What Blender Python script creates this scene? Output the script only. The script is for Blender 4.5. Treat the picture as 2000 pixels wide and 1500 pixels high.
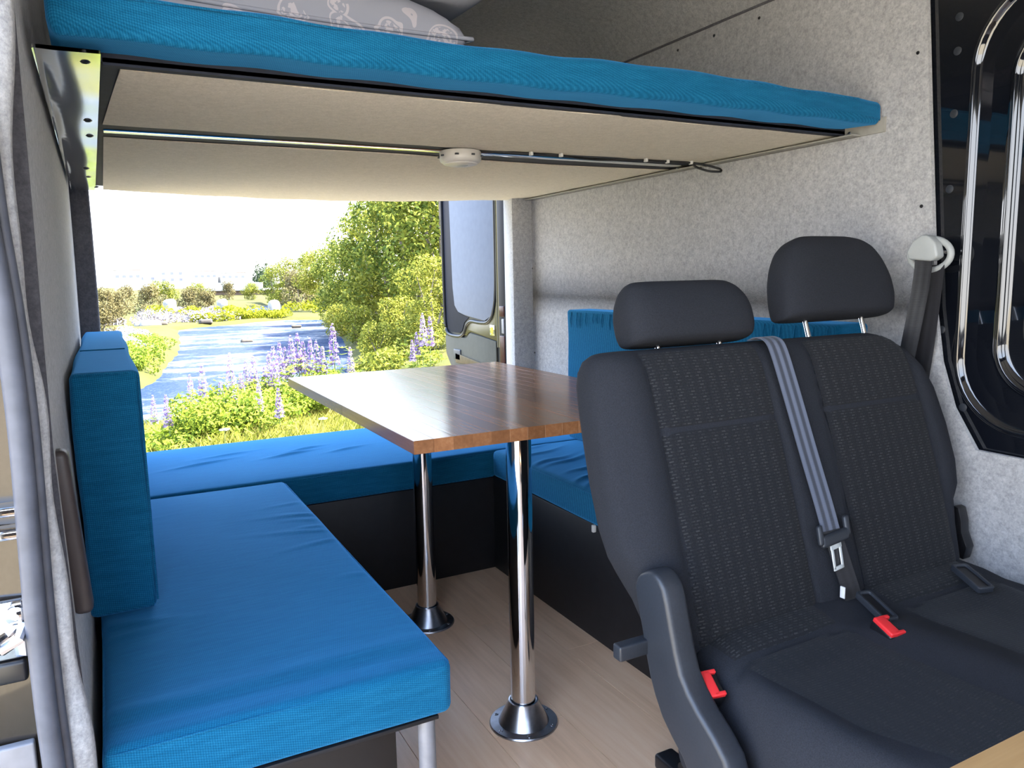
import bpy, bmesh, math, random
import numpy as np
from mathutils import Vector, Matrix

for o in list(bpy.data.objects):
    bpy.data.objects.remove(o)
SC = bpy.context.scene
COL = SC.collection
rnd = random.Random(7)

# ------------------------------------------------------------------ camera
CAM = np.array([0.0, 0.0, 1.07])
YAW, PITCH, ROLL, FPX = math.radians(27.7105), math.radians(-8.0088), math.radians(-1.1561), 1502.0
_f = np.array([math.sin(YAW) * math.cos(PITCH), math.cos(YAW) * math.cos(PITCH), math.sin(PITCH)])
_r = np.array([math.cos(YAW), -math.sin(YAW), 0.0])
_u = np.cross(_r, _f)
_r2 = math.cos(ROLL) * _r + math.sin(ROLL) * _u
_u2 = -math.sin(ROLL) * _r + math.cos(ROLL) * _u
cd = bpy.data.cameras.new('camera')
cd.sensor_width = 36.0
cd.lens = FPX * 36.0 / 2000.0
cd.clip_start = 0.02
cd.clip_end = 2000
cam = bpy.data.objects.new('camera', cd)
COL.objects.link(cam)
cam.matrix_world = Matrix(((_r2[0], _u2[0], -_f[0], CAM[0]), (_r2[1], _u2[1], -_f[1], CAM[1]),
                           (_r2[2], _u2[2], -_f[2], CAM[2]), (0, 0, 0, 1)))
SC.camera = cam


def bearing(px, dist):
    """ground point (x, y) seen at image column px (horizon height), at a given distance"""
    a = YAW + math.atan((px - 1000.0) / FPX)
    return dist * math.sin(a), dist * math.cos(a)


# ------------------------------------------------------------------ world, sun, exposure
W = bpy.data.worlds.new('sky_world')
SC.world = W
W.use_nodes = True
nt = W.node_tree
nt.nodes.clear()
tc = nt.nodes.new('ShaderNodeTexCoord')
sx_ = nt.nodes.new('ShaderNodeSeparateXYZ')
nt.links.new(tc.outputs['Generated'], sx_.inputs[0])
sky = nt.nodes.new('ShaderNodeValToRGB')          # hazy white horizon rising to a clear blue zenith
e_ = sky.color_ramp.elements
e_[0].position, e_[0].color = 0.0, (1.0, 1.0, 1.0, 1)
e_[1].position, e_[1].color = 1.0, (0.40, 0.70, 1.34, 1)
m_ = e_.new(0.30)
m_.color = (0.74, 0.90, 1.18, 1)
nt.links.new(sx_.outputs[2], sky.inputs[0])
bg = nt.nodes.new('ShaderNodeBackground')
bg.inputs['Strength'].default_value = 1.0
wo = nt.nodes.new('ShaderNodeOutputWorld')
nt.links.new(sky.outputs[0], bg.inputs[0])
nt.links.new(bg.outputs[0], wo.inputs[0])
sd = bpy.data.lights.new('sun', 'SUN')
sd.energy = 9.5
sd.angle = math.radians(0.53)
sd.color = (1.0, 0.95, 0.86)
sun = bpy.data.objects.new('sun', sd)
COL.objects.link(sun)
_s = Vector((0.70, -0.18, 0.98)).normalized()          # direction towards the sun
sun.rotation_euler = _s.to_track_quat('Z', 'Y').to_euler()
sun.location = (6, -6, 12)
vs = SC.view_settings
vs.view_transform = 'Standard'
vs.look = 'None'
vs.gamma = 1.0
vs.use_curve_mapping = False
vs.exposure = 2.85
try:
    SC.cycles.use_denoising = True
    SC.cycles.max_bounces = 10
    SC.cycles.diffuse_bounces = 6
    SC.cycles.sample_clamp_indirect = 8.0
except Exception:
    pass

# ------------------------------------------------------------------ helpers


class MB:
    """collects faces of one mesh object"""

    def __init__(s):
        s.v, s.f, s.uv = [], [], None

    def add(s, vs_, fs):
        b = len(s.v)
        s.v.extend([tuple(map(float, p)) for p in vs_])
        s.f.extend([tuple(i + b for i in f) for f in fs])
        return b

    def box(s, x0, x1, y0, y1, z0, z1, r=0.0, n=2):
        if r <= 0:
            s.add([(x0, y0, z0), (x1, y0, z0), (x1, y1, z0), (x0, y1, z0), (x0, y0, z1), (x1, y0, z1), (x1, y1, z1), (x0, y1, z1)],
                  [(0, 3, 2, 1), (4, 5, 6, 7), (0, 1, 5, 4), (1, 2, 6, 5), (2, 3, 7, 6), (3, 0, 4, 7)])
        else:
            s.rbox(((x0 + x1) / 2, (y0 + y1) / 2, (z0 + z1) / 2), (x1 - x0, y1 - y0, z1 - z0), r, n, (1, 1, 1))

    def rbox(s, c, size, r, k=3, seg=(8, 8, 4), fn=None):
        h = [d / 2 for d in size]
        r = min(r, min(h) * 0.999)
        ax = []
        for a in range(3):
            i = h[a] - r
            left = [-h[a] + r * (1 - math.cos(math.pi / 2 * t / k)) for t in range(k)]
            left = [-h[a] + r * t / k for t in range(k)]
            mid = [-i + 2 * i * t / seg[a] for t in range(seg[a] + 1)]
            right = [-q for q in reversed(left)]
            ax.append(left + mid + right)
        idx = {}
        vs_, fs = [], []

        def vid(key):
            if key not in idx:
                p = [ax[a][key[a]] for a in range(3)]
                q = [max(-(h[a] - r), min(h[a] - r, p[a])) for a in range(3)]
                d = [p[a] - q[a] for a in range(3)]
                # map the cube-corner lattice to the sphere
                L = math.sqrt(sum(t * t for t in d)) or 1.0
                o = [q[a] + r * d[a] / L for a in range(3)]
                o = [o[a] + c[a] for a in range(3)]
                if fn:
                    o = fn(*o)
                idx[key] = len(vs_)
                vs_.append(o)
            return idx[key]
        N = [len(q) - 1 for q in ax]
        for a in range(3):
            b, d = (a + 1) % 3, (a + 2) % 3
            for side in (0, N[a]):
                for i in range(N[b]):
                    for j in range(N[d]):
                        ks = []
                        for (di, dj) in ((0, 0), (1, 0), (1, 1), (0, 1)):
                            key = [0, 0, 0]
                            key[a], key[b], key[d] = side, i + di, j + dj
                            ks.append(vid(tuple(key)))
                        fs.append(tuple(ks if side else reversed(ks)))
        s.add(vs_, fs)

    def tube(s, path, rad, n=12, cap=True, flat=1.0, up=None):
        P = [Vector(p) for p in path]
        rings = []
        for i, p in enumerate(P):
            t = (P[min(i + 1, len(P) - 1)] - P[max(i - 1, 0)]).normalized()
            ref = Vector(up) if up else (Vector((0, 0, 1)) if abs(t.z) < 0.9 else Vector((0, 1, 0)))
            a = t.cross(ref).normalized()
            b = a.cross(t).normalized()
            r = rad[i] if isinstance(rad, (list, tuple)) else rad
            rings.append([p + a * (r * math.cos(2 * math.pi * k / n)) + b * (r * flat * math.sin(2 * math.pi * k / n)) for k in range(n)])
        s.rings(rings, cap)

    def rings(s, rings, cap=True, closed=True):
        n = len(rings[0])
        vs_ = [q for R in rings for q in R]
        fs = []
        for i in range(len(rings) - 1):
            for k in range(n if closed else n - 1):
                k2 = (k + 1) % n
                fs.append((i * n + k, i * n + k2, (i + 1) * n + k2, (i + 1) * n + k))
        if cap and closed:
            fs.append(tuple(range(n - 1, -1, -1)))
            fs.append(tuple((len(rings) - 1) * n + k for k in range(n)))
        s.add(vs_, fs)

    def lathe(s, c, prof, n=32, axis='z'):
        rings = []
        for r, h in prof:
            R = []
            for k in range(n):
                a = 2 * math.pi * k / n
                p = (r * math.cos(a), r * math.sin(a), h)
                if axis == 'x':
                    p = (p[2], p[0], p[1])
                elif axis == 'y':
                    p = (p[1], p[2], p[0])
                R.append((c[0] + p[0], c[1] + p[1], c[2] + p[2]))
            rings.append(R)
        s.rings(rings, True)

    def grid(s, P, uv=None):
        """P[i][j] points"""
        n, m = len(P), len(P[0])
        b = s.add([q for R in P for q in R], [(i * m + j, i * m + j + 1, (i + 1) * m + j + 1, (i + 1) * m + j) for i in range(n - 1) for j in range(m - 1)])
        if uv:
            s.uv = [q for R in uv for q in R]
        return b

    def prism(s, pts, axis, lo, hi):
        """closed outline in the two other axes, extruded along axis"""
        def mk(p, t):
            q = list(p)
            q.insert(axis, t)
            return q
        n = len(pts)
        s.add([mk(p, lo) for p in pts] + [mk(p, hi) for p in pts],
              [tuple(range(n - 1, -1, -1)), tuple(range(n, 2 * n))] + [(i, (i + 1) % n, n + (i + 1) % n, n + i) for i in range(n)])

    def build(s, name, mat, parent=None, bevel=0.0, bseg=2, smooth=35, loc=None):
        me = bpy.data.meshes.new(name)
        L = Vector(loc) if loc is not None else None
        if L is not None:
            me.from_pydata([(p[0] - L.x, p[1] - L.y, p[2] - L.z) for p in s.v], [], s.f)
        else:
            me.from_pydata(s.v, [], s.f)
        if s.uv:
            ul = me.uv_layers.new(name='UVMap')
            for lp in me.loops:
                ul.data[lp.index].uv = s.uv[lp.vertex_index]
        bm = bmesh.new()
        bm.from_mesh(me)
        if not s.uv:
            bmesh.ops.remove_doubles(bm, verts=bm.verts, dist=1e-6)
        bmesh.ops.recalc_face_normals(bm, faces=bm.faces)
        if bevel > 0:
            es = [e for e in bm.edges if len(e.link_faces) == 2 and e.calc_face_angle(0) > math.radians(28)]
            bmesh.ops.bevel(bm, geom=es, offset=bevel, segments=bseg, affect='EDGES', profile=0.5, clamp_overlap=True)
        bm.to_mesh(me)
        bm.free()
        me.shade_smooth()
        if smooth < 180:
            me.set_sharp_from_angle(angle=math.radians(smooth))
        if mat:
            me.materials.append(mat)
        o = bpy.data.objects.new(name, me)
        COL.objects.link(o)
        if L is not None:
            o.location = L
        if parent:
            attach(o, parent)
        return o


def world_loc(o):
    v = Vector(o.location)
    while o.parent:
        o = o.parent
        v += Vector(o.location)
    return v


def attach(o, parent):
    """parent with vertices staying where they are in the world (things are not rotated)"""
    o.parent = parent
    o.location = Vector(o.location) - world_loc(parent)


def tag(o, label=None, cat=None, group=None, kind=None):
    if label:
        o['label'] = label
    if cat:
        o['category'] = cat
    if group:
        o['group'] = group
    if kind:
        o['kind'] = kind
    return o


def thing(name, loc, label, cat, group=None):
    o = bpy.data.objects.new(name, None)
    o.empty_display_size = 0.1
    o.location = loc
    COL.objects.link(o)
    return tag(o, label, cat, group)


def struct(o):
    o['kind'] = 'structure'
    return o


def copy_tree(o, parent=None):
    c = o.copy()
    COL.objects.link(c)
    if parent:
        c.parent = parent
    for ch in list(o.children):
        copy_tree(ch, c)
    return c


def np_mesh(name, verts, faces4, mat, parent=None, attr=None):
    """quads from numpy arrays"""
    me = bpy.data.meshes.new(name)
    v = np.asarray(verts, np.float32).reshape(-1, 3)
    f = np.asarray(faces4, np.int32)
    k = f.shape[1]
    me.vertices.add(len(v))
    me.vertices.foreach_set('co', v.ravel())
    me.loops.add(f.size)
    me.loops.foreach_set('vertex_index', f.ravel())
    me.polygons.add(len(f))
    me.polygons.foreach_set('loop_start', np.arange(len(f), dtype=np.int32) * k)
    try:
        me.polygons.foreach_set('loop_total', np.full(len(f), k, np.int32))
    except Exception:
        pass
    if attr is not None:
        a = me.attributes.new('tone', 'FLOAT', 'POINT')
        a.data.foreach_set('value', np.asarray(attr, np.float32))
    me.update(calc_edges=True)
    me.materials.append(mat)
    o = bpy.data.objects.new(name, me)
    COL.objects.link(o)
    if parent:
        attach(o, parent)
    return o


# ------------------------------------------------------------------ materials


class NT:
    def __init__(s, name):
        s.m = bpy.data.materials.new(name)
        s.m.use_nodes = True
        s.t = s.m.node_tree
        s.b = s.t.nodes['Principled BSDF']
        s._co = None

    def n(s, typ, **kw):
        q = s.t.nodes.new(typ)
        for k, v in kw.items():
            if hasattr(q, k):
                setattr(q, k, v)
            else:
                q.inputs[k.replace('_', ' ')].default_value = v
        return q

    def l(s, a, b):
        s.t.links.new(a, b)

    def co(s, kind='Object'):
        if s._co is None:
            s._co = s.t.nodes.new('ShaderNodeTexCoord')
        return s._co.outputs[kind]

    def noise(s, scale, detail=3, rough=0.55, vec=None, stretch=None):
        q = s.n('ShaderNodeTexNoise')
        q.inputs['Scale'].default_value = scale
        q.inputs['Detail'].default_value = detail
        q.inputs['Roughness'].default_value = rough
        v = vec or s.co()
        if stretch:
            mp = s.n('ShaderNodeMapping')
            mp.inputs['Scale'].default_value = stretch
            s.l(v, mp.inputs[0])
            v = mp.outputs[0]
        s.l(v, q.inputs['Vector'])
        return q.outputs['Fac']

    def ramp(s, fac, stops):
        q = s.n('ShaderNodeValToRGB')
        e = q.color_ramp.elements
        while len(e) < len(stops):
            e.new(0.5)
        for i, (p, c) in enumerate(stops):
            e[i].position = p
            e[i].color = (c[0], c[1], c[2], 1) if not isinstance(c, float) else (c, c, c, 1)
        s.l(fac, q.inputs[0])
        return q.outputs[0]

    def mix(s, fac, a, b, mode='MIX'):
        q = s.n('ShaderNodeMix', data_type='RGBA', blend_type=mode)
        for i, v in ((0, fac), (6, a), (7, b)):
            if isinstance(v, (int, float)):
                q.inputs[i].default_value = v
            elif isinstance(v, tuple):
                q.inputs[i].default_value = (v[0], v[1], v[2], 1)
            else:
                s.l(v, q.inputs[i])
        return q.outputs[2]

    def math(s, op, a, b=None, c=None):
        q = s.n('ShaderNodeMath', operation=op)
        for i, v in enumerate((a, b, c)):
            if v is None:
                continue
            if isinstance(v, (int, float)):
                q.inputs[i].default_value = v
            else:
                s.l(v, q.inputs[i])
        return q.outputs[0]

    def bump(s, h, strength=0.3, dist=0.002):
        q = s.n('ShaderNodeBump')
        q.inputs['Strength'].default_value = strength
        q.inputs['Distance'].default_value = dist
        s.l(h, q.inputs['Height'])
        s.l(q.outputs[0], s.b.inputs['Normal'])

    def col(s, c):
        if isinstance(c, tuple):
            s.b.inputs['Base Color'].default_value = (c[0], c[1], c[2], 1)
        else:
            s.l(c, s.b.inputs['Base Color'])

    def set(s, **kw):
        names = dict(rough='Roughness', metal='Metallic', spec='Specular IOR Level', coat='Coat Weight', coatr='Coat Roughness', sheen='Sheen Weight', trans='Transmission Weight', ior='IOR')
        for k, v in kw.items():
            s.b.inputs[names[k]].default_value = v
        return s


def plain(name, c, rough=0.5, metal=0.0, spec=0.5, coat=0.0, var=0.12, scale=30.0, bump=0.0):
    t = NT(name)
    f = t.noise(scale, 3)
    a = tuple(x * (1 - var) for x in c)
    b = tuple(min(1, x * (1 + var)) for x in c)
    t.col(t.ramp(f, [(0.3, a), (0.7, b)]))
    t.set(rough=rough, metal=metal, spec=spec, coat=coat, coatr=0.03)
    if bump:
        t.bump(f, bump, 0.002)
    return t.m


def felt_mat(name, dark, light, fine=190.0):
    t = NT(name)
    a = t.noise(fine, 4, 0.7)
    b = t.noise(fine * 0.33, 3, 0.6)
    c = t.noise(3.0, 2)
    h = t.math('ADD', t.math('MULTIPLY', a, 0.6), t.math('MULTIPLY', b, 0.4))
    base = t.ramp(h, [(0.36, dark), (0.64, light)])
    base = t.mix(0.10, base, t.ramp(c, [(0.3, dark), (0.7, light)]))
    t.col(base)
    t.set(rough=1.0, spec=0.1, sheen=0.15)
    t.bump(h, 0.5, 0.003)
    return t.m


def weave_mat(name, dark, mid, light, period=0.0056):
    t = NT(name)
    k = 2 * math.pi / period

    def wave(v):
        d = t.n('ShaderNodeVectorMath', operation='DOT_PRODUCT')
        d.inputs[1].default_value = v
        t.l(t.co(), d.inputs[0])
        return t.math('SINE', t.math('MULTIPLY', d.outputs['Value'], k))
    w = t.math('MULTIPLY', wave((1, 0.55, 0.75)), wave((-0.62, 1.0, 0.70)))
    w = t.math('MULTIPLY_ADD', w, 0.5, 0.5)
    nz = t.noise(700, 2)
    st = t.noise(60, 3, 0.6, stretch=(0.25, 2.0, 2.0))
    hh = t.math('ADD', t.math('MULTIPLY', w, 0.32), t.math('ADD', t.math('MULTIPLY', nz, 0.36), t.math('MULTIPLY', st, 0.32)))
    t.col(t.ramp(hh, [(0.22, dark), (0.5, mid), (0.82, light)]))
    t.set(rough=0.9, spec=0.06, sheen=0.6)
    t.b.inputs['Sheen Tint'].default_value = (0.10, 0.45, 1, 1)
    t.bump(hh, 0.35, 0.0012)
    return t.m


def seat_fabric(name, base, dash, amount):
    t = NT(name)
    uv = t.co('UV')
    br = t.n('ShaderNodeTexBrick')
    br.offset = 0.5
    br.inputs['Scale'].default_value = 1.0
    br.inputs['Brick Width'].default_value = 0.012
    br.inputs['Row Height'].default_value = 0.0056
    br.inputs['Mortar Size'].default_value = 0.0021
    br.inputs['Mortar Smooth'].default_value = 0.4
    br.inputs['Color1'].default_value = (1, 1, 1, 1)
    br.inputs['Color2'].default_value = (0.25, 0.25, 0.25, 1)
    br.inputs['Mortar'].default_value = (0, 0, 0, 1)
    dis = t.noise(25, 2, vec=uv)
    off = t.n('ShaderNodeVectorMath', operation='MULTIPLY_ADD')
    cb = t.n('ShaderNodeCombineXYZ')
    t.l(dis, cb.inputs[1])
    t.l(cb.outputs[0], off.inputs[0])
    off.inputs[1].default_value = (0, 0.004, 0)
    t.l(uv, off.inputs[2])
    t.l(off.outputs[0], br.inputs['Vector'])
    sx = t.n('ShaderNodeSeparateXYZ')
    t.l(uv, sx.inputs[0])
    colm = t.math('SINE', t.math('MULTIPLY', sx.outputs[0], 2 * math.pi / 0.026))
    colm = t.math('MULTIPLY_ADD', colm, 0.45, 0.5)
    g = t.n('ShaderNodeRGBToBW')
    t.l(br.outputs['Color'], g.inputs[0])
    fac = t.math('MULTIPLY', t.math('MULTIPLY', g.outputs[0], colm), amount)
    fz = t.noise(500, 2)
    bb = t.ramp(fz, [(0.3, tuple(x * 0.75 for x in base)), (0.7, tuple(x * 1.25 for x in base))])
    t.col(t.mix(fac, bb, dash))
    t.set(rough=0.95, spec=0.15, sheen=0.05)
    t.bump(t.math('ADD', g.outputs[0], t.math('MULTIPLY', fz, 0.5)), 0.35, 0.0012)
    return t.m


def wood_mat(name, c0, c1, c2, grain=(40.0, 1.6, 40.0), scale=1.0, rough=0.3, coat=0.0, rand=0.3, rings=0.0, bmp=0.03):
    t = NT(name)
    oi = t.n('ShaderNodeObjectInfo')
    off = t.n('ShaderNodeVectorMath', operation='ADD')
    cb = t.n('ShaderNodeCombineXYZ')
    t.l(t.math('MULTIPLY', oi.outputs['Random'], 37.0), cb.inputs[1])
    t.l(t.math('MULTIPLY', oi.outputs['Random'], 11.0), cb.inputs[0])
    t.l(t.co(), off.inputs[0])
    t.l(cb.outputs[0], off.inputs[1])
    a = t.noise(scale, 6, 0.6, vec=off.outputs[0], stretch=grain)
    b = t.noise(scale * 4, 4, 0.7, vec=off.outputs[0], stretch=grain)
    f = t.math('ADD', t.math('MULTIPLY', a, 0.65), t.math('MULTIPLY', b, 0.35))
    c = t.ramp(f, [(0.3, c0), (0.52, c1), (0.72, c2)])
    hsv = t.n('ShaderNodeHueSaturation')
    t.l(t.math('MULTIPLY_ADD', oi.outputs['Random'], rand, 1 - rand / 2), hsv.inputs['Value'])
    t.l(c, hsv.inputs['Color'])
    t.col(hsv.outputs[0])
    t.set(rough=rough, coat=coat, coatr=0.08)
    t.bump(f, 0.3, bmp * 0.01)
    return t.m


def leaf_mat(name, c0, c1, c2, trans=0.25):
    t = NT(name)
    at = t.n('ShaderNodeAttribute')
    at.attribute_name = 'tone'
    oi = t.n('ShaderNodeObjectInfo')
    f = t.math('ADD', at.outputs['Fac'], t.math('MULTIPLY_ADD', oi.outputs['Random'], 0.3, -0.15))
    t.col(t.ramp(f, [(0.1, c0), (0.5, c1), (0.9, c2)]))
    t.set(rough=0.7, spec=0.06)
    tr = t.n('ShaderNodeBsdfTranslucent')
    t.l(t.b.inputs['Base Color'].links[0].from_socket, tr.inputs['Color'])
    mx = t.n('ShaderNodeMixShader')
    mx.inputs[0].default_value = trans
    t.l(t.b.outputs[0], mx.inputs[1])
    t.l(tr.outputs[0], mx.inputs[2])
    t.l(mx.outputs[0], t.t.nodes['Material Output'].inputs[0])
    return t.m


M = {}
M['felt'] = felt_mat('grey_felt', (0.26, 0.265, 0.275), (0.49, 0.49, 0.50), 210)
M['felt_board'] = felt_mat('beige_grey_felt', (0.52, 0.465, 0.375), (0.70, 0.63, 0.52), 230)
M['felt_dark'] = felt_mat('dark_and_shaded_felt', (0.07, 0.07, 0.08), (0.13, 0.13, 0.15), 170)  # also stands for shade in the door-edge gap and on the left pillar
M['blue'] = weave_mat('blue_upholstery', (0.003, 0.048, 0.098), (0.005, 0.090, 0.185), (0.018, 0.172, 0.31))
M['black'] = plain('black_laminate', (0.006, 0.006, 0.008), 0.55, var=0.3)
M['navy'] = plain('navy_lining', (0.012, 0.016, 0.03), 0.8, var=0.3)
M['chrome'] = plain('chrome', (0.75, 0.75, 0.77), 0.06, 1.0, var=0.02)
M['steel'] = plain('brushed_steel', (0.45, 0.46, 0.50), 0.28, 1.0, var=0.1, scale=80)
M['alu'] = plain('bright_aluminium', (0.72, 0.72, 0.70), 0.12, 1.0, var=0.03, scale=8)
M['screw'] = plain('dark_screw', (0.05, 0.05, 0.055), 0.35, 0.8)
M['grey_leg'] = plain('grey_powder_coat', (0.21, 0.205, 0.215), 0.4)
M['seat'] = plain('charcoal_seat_cloth', (0.020, 0.022, 0.028), 0.95, spec=0.2, var=0.25, scale=600, bump=0.25)
M['seat_pattern'] = seat_fabric('patterned_seat_cloth', (0.014, 0.015, 0.018), (0.095, 0.10, 0.10), 0.42)
M['seat_pan'] = seat_fabric('fine_patterned_seat_cloth', (0.014, 0.016, 0.020), (0.06, 0.06, 0.06), 0.3)
M['plastic'] = plain('dark_grey_plastic', (0.022, 0.026, 0.034), 0.42, var=0.1, scale=200, bump=0.05)
M['plastic_black'] = plain('black_plastic', (0.008, 0.008, 0.010), 0.35)
M['red'] = plain('red_release_button', (0.75, 0.03, 0.035), 0.35, var=0.05)
M['white_plastic'] = plain('off_white_plastic', (0.62, 0.62, 0.60), 0.4, var=0.04)
M['grey_plastic'] = plain('light_grey_plastic', (0.36, 0.38, 0.38), 0.4, var=0.04)
M['gloss_black'] = plain('gloss_black_paint', (0.004, 0.005, 0.008), 0.06, spec=0.6, coat=1.0, var=0.1)
M['door_paint'] = plain('dark_metallic_paint', (0.010, 0.011, 0.013), 0.3, 0.0, spec=0.25, coat=0.0, var=0.1)
M['rubber'] = plain('rubber_seal', (0.07, 0.075, 0.095), 0.5, var=0.2)
M['white_panel'] = plain('pale_panel', (0.135, 0.15, 0.18), 0.75, spec=0.08, var=0.04)
M['trim_grey'] = plain('grey_door_trim', (0.075, 0.073, 0.058), 0.7, spec=0.1, var=0.06)
M['lamp_red'] = plain('red_lamp_lens', (0.030, 0.0015, 0.0025), 0.25, spec=0.2)
M['cable'] = plain('black_cable', (0.006, 0.006, 0.007), 0.5)
M['oak'] = wood_mat('oiled_oak', (0.20, 0.087, 0.038), (0.265, 0.120, 0.054), (0.335, 0.168, 0.082), (30, 1.6, 30), 1.0, 0.18, 0.0, 0.62, bmp=0.07)
M['oak'].node_tree.nodes['Principled BSDF'].inputs['Specular IOR Level'].default_value = 0.35
M['floor_wood'] = wood_mat('light_oak_vinyl', (0.66, 0.41, 0.245), (0.80, 0.52, 0.325), (0.86, 0.61, 0.41), (14, 0.9, 14), 1.0, 0.32, 0.0, 0.12)
M['counter_wood'] = wood_mat('honey_wood', (0.20, 0.10, 0.035), (0.29, 0.16, 0.06), (0.37, 0.22, 0.095), (1.5, 30, 30), 1.0, 0.4, 0.0, 0.15)
M['white_cloth'] = plain('white_fabric_tag', (0.7, 0.7, 0.72), 0.7)


def belt_mat(name, c0, c1):
    t = NT(name)
    uv = t.co('UV')
    sx = t.n('ShaderNodeSeparateXYZ')
    t.l(uv, sx.inputs[0])
    s = t.math('SINE', t.math('MULTIPLY', sx.outputs[0], 2 * math.pi * 2.5))
    f = t.math('MULTIPLY_ADD', s, 0.5, 0.5)
    rib = t.math('SINE', t.math('MULTIPLY', sx.outputs[1], 2 * math.pi / 0.004))
    t.col(t.ramp(f, [(0.2, c0), (0.8, c1)]))
    t.set(rough=0.42, spec=0.4, sheen=0.1)
    t.bump(t.math('ADD', f, t.math('MULTIPLY', rib, 0.2)), 0.2, 0.001)
    return t.m


M['belt'] = belt_mat('sky_sheen_belt_webbing', (0.045, 0.052, 0.070), (0.125, 0.145, 0.20))  # bluish sky reflection on the upper lap belt put into the lighter stripe
M['belt_dark'] = belt_mat('dark_belt_webbing', (0.016, 0.016, 0.019), (0.020, 0.020, 0.024))


def pillow_mat():
    t = NT('paisley_pillowcase')
    v = t.n('ShaderNodeTexVoronoi')
    v.inputs['Scale'].default_value = 10.5
    dn = t.noise(9, 2)
    mp = t.n('ShaderNodeVectorMath', operation='MULTIPLY_ADD')
    cbx = t.n('ShaderNodeCombineXYZ')
    t.l(dn, cbx.inputs[0])
    t.l(dn, cbx.inputs[1])
    t.l(cbx.outputs[0], mp.inputs[0])
    mp.inputs[1].default_value = (0.12, 0.16, 0.1)
    t.l(t.co(), mp.inputs[2])
    t.l(mp.outputs[0], v.inputs['Vector'])
    d = v.outputs['Distance']
    ringf = t.math('SINE', t.math('MULTIPLY', d, 42.0))
    band = t.math('GREATER_THAN', ringf, 0.72)
    inside = t.math('LESS_THAN', d, 0.46)
    dots = t.math('GREATER_THAN', t.noise(95, 2), 0.53)
    core = t.math('MULTIPLY', t.math('LESS_THAN', d, 0.30), dots)
    pat = t.math('MAXIMUM', t.math('MULTIPLY', band, inside), core)
    pat = t.math('MULTIPLY', pat, t.math('GREATER_THAN', t.noise(22, 1), 0.36))
    t.col(t.mix(t.math('MULTIPLY', pat, 0.75), (0.27, 0.28, 0.33), (0.47, 0.43, 0.47)))
    t.set(rough=0.9, spec=0.2)
    t.bump(t.noise(14, 3), 0.25, 0.01)
    return t.m


M['pillow'] = pillow_mat()

# ------------------------------------------------------------------ van shell
Y_REAR = 3.15
FRONT = -1.35


def curve_wall(name, prof, y0, y1, mat, ny=2):
    m = MB()
    m.grid([[(x, y0 + (y1 - y0) * j / ny, z) for j in range(ny + 1)] for x, z in prof])
    return m


# floor
m = MB()
m.box(-0.1, 1.68, FRONT, Y_REAR, -0.06, -0.004)
floor = struct(m.build('floor', M['floor_wood']))
pw = 0.186
x = -0.02
row = 0
while x < 1.66:
    y = FRONT + (-0.9, -0.35, -0.62, -0.1)[row % 4]
    while y < Y_REAR:
        y0, y1 = max(y, FRONT), min(y + 1.25, Y_REAR)
        if y1 > 0.0 and y0 < 2.46 and y1 - y0 > 0.02:
            q = MB()
            xa, xb = x + 0.0004, min(x + pw, 1.67) - 0.0004
            q.box(xa, xb, y0 + 0.0004, y1 - 0.0004, -0.004, 0.0)
            q.build('floor_plank', M['floor_wood'], floor, bevel=0.0005, bseg=1)
        y += 1.25
    x += pw
    row += 1

# right wall with a hole for the window recess: felt panel outlined in (y, z)
XR = 1.65
seam_z = 1.785
felt_edge = [(1.149, 1.72), (1.149, 1.651), (1.130, 1.431), (1.105, 1.152), (1.091, 0.981), (1.07, 0.86), (1.035, 0.76), (0.979, 0.674), (0.879, 0.668), (0.60, 0.668), (0.05, 0.668)]
m = MB()


def wall_sheet(m, quads):
    for q in quads:
        m.add([(XR, a, b) for a, b in q] + [(XR + 0.012, a, b) for a, b in q], [(0, 1, 2, 3), (7, 6, 5, 4), (0, 4, 5, 1), (1, 5, 6, 2), (2, 6, 7, 3), (3, 7, 4, 0)])


for i in range(len(felt_edge) - 1):
    (ya, za), (yb, zb) = felt_edge[i], felt_edge[i + 1]
    if i < 7:
        wall_sheet(m, [[(ya, za), (2.97, za), (2.97, zb), (yb, zb)]])
wall_sheet(m, [[(0.979, 0.674), (2.97, 0.674), (2.97, 0.0), (0.979, 0.0)],
               [(0.05, 0.668), (0.979, 0.674), (0.979, 0.0), (0.05, 0.0)],
               [(FRONT, seam_z), (0.05, seam_z), (0.05, 0.0), (FRONT, 0.0)],
               [(0.05, seam_z), (2.97, seam_z), (2.97, 1.72), (0.05, 1.72)]])
wall_r = struct(m.build('wall_right', M['felt'], smooth=30))
for (yy, zz) in ((1.164, 1.544), (1.136, 1.207), (1.643, 1.755), (1.82, 1.757), (1.982, 1.757), (2.92, 0.735), (2.93, 1.10)):
    q = MB()
    q.lathe((XR - 0.002, yy, zz), [(0.0005, 0.0), (0.0035, 0.0003), (0.0042, 0.002)], 10, 'x')
    q.build('wall_screw', M['screw'], wall_r)

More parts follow.
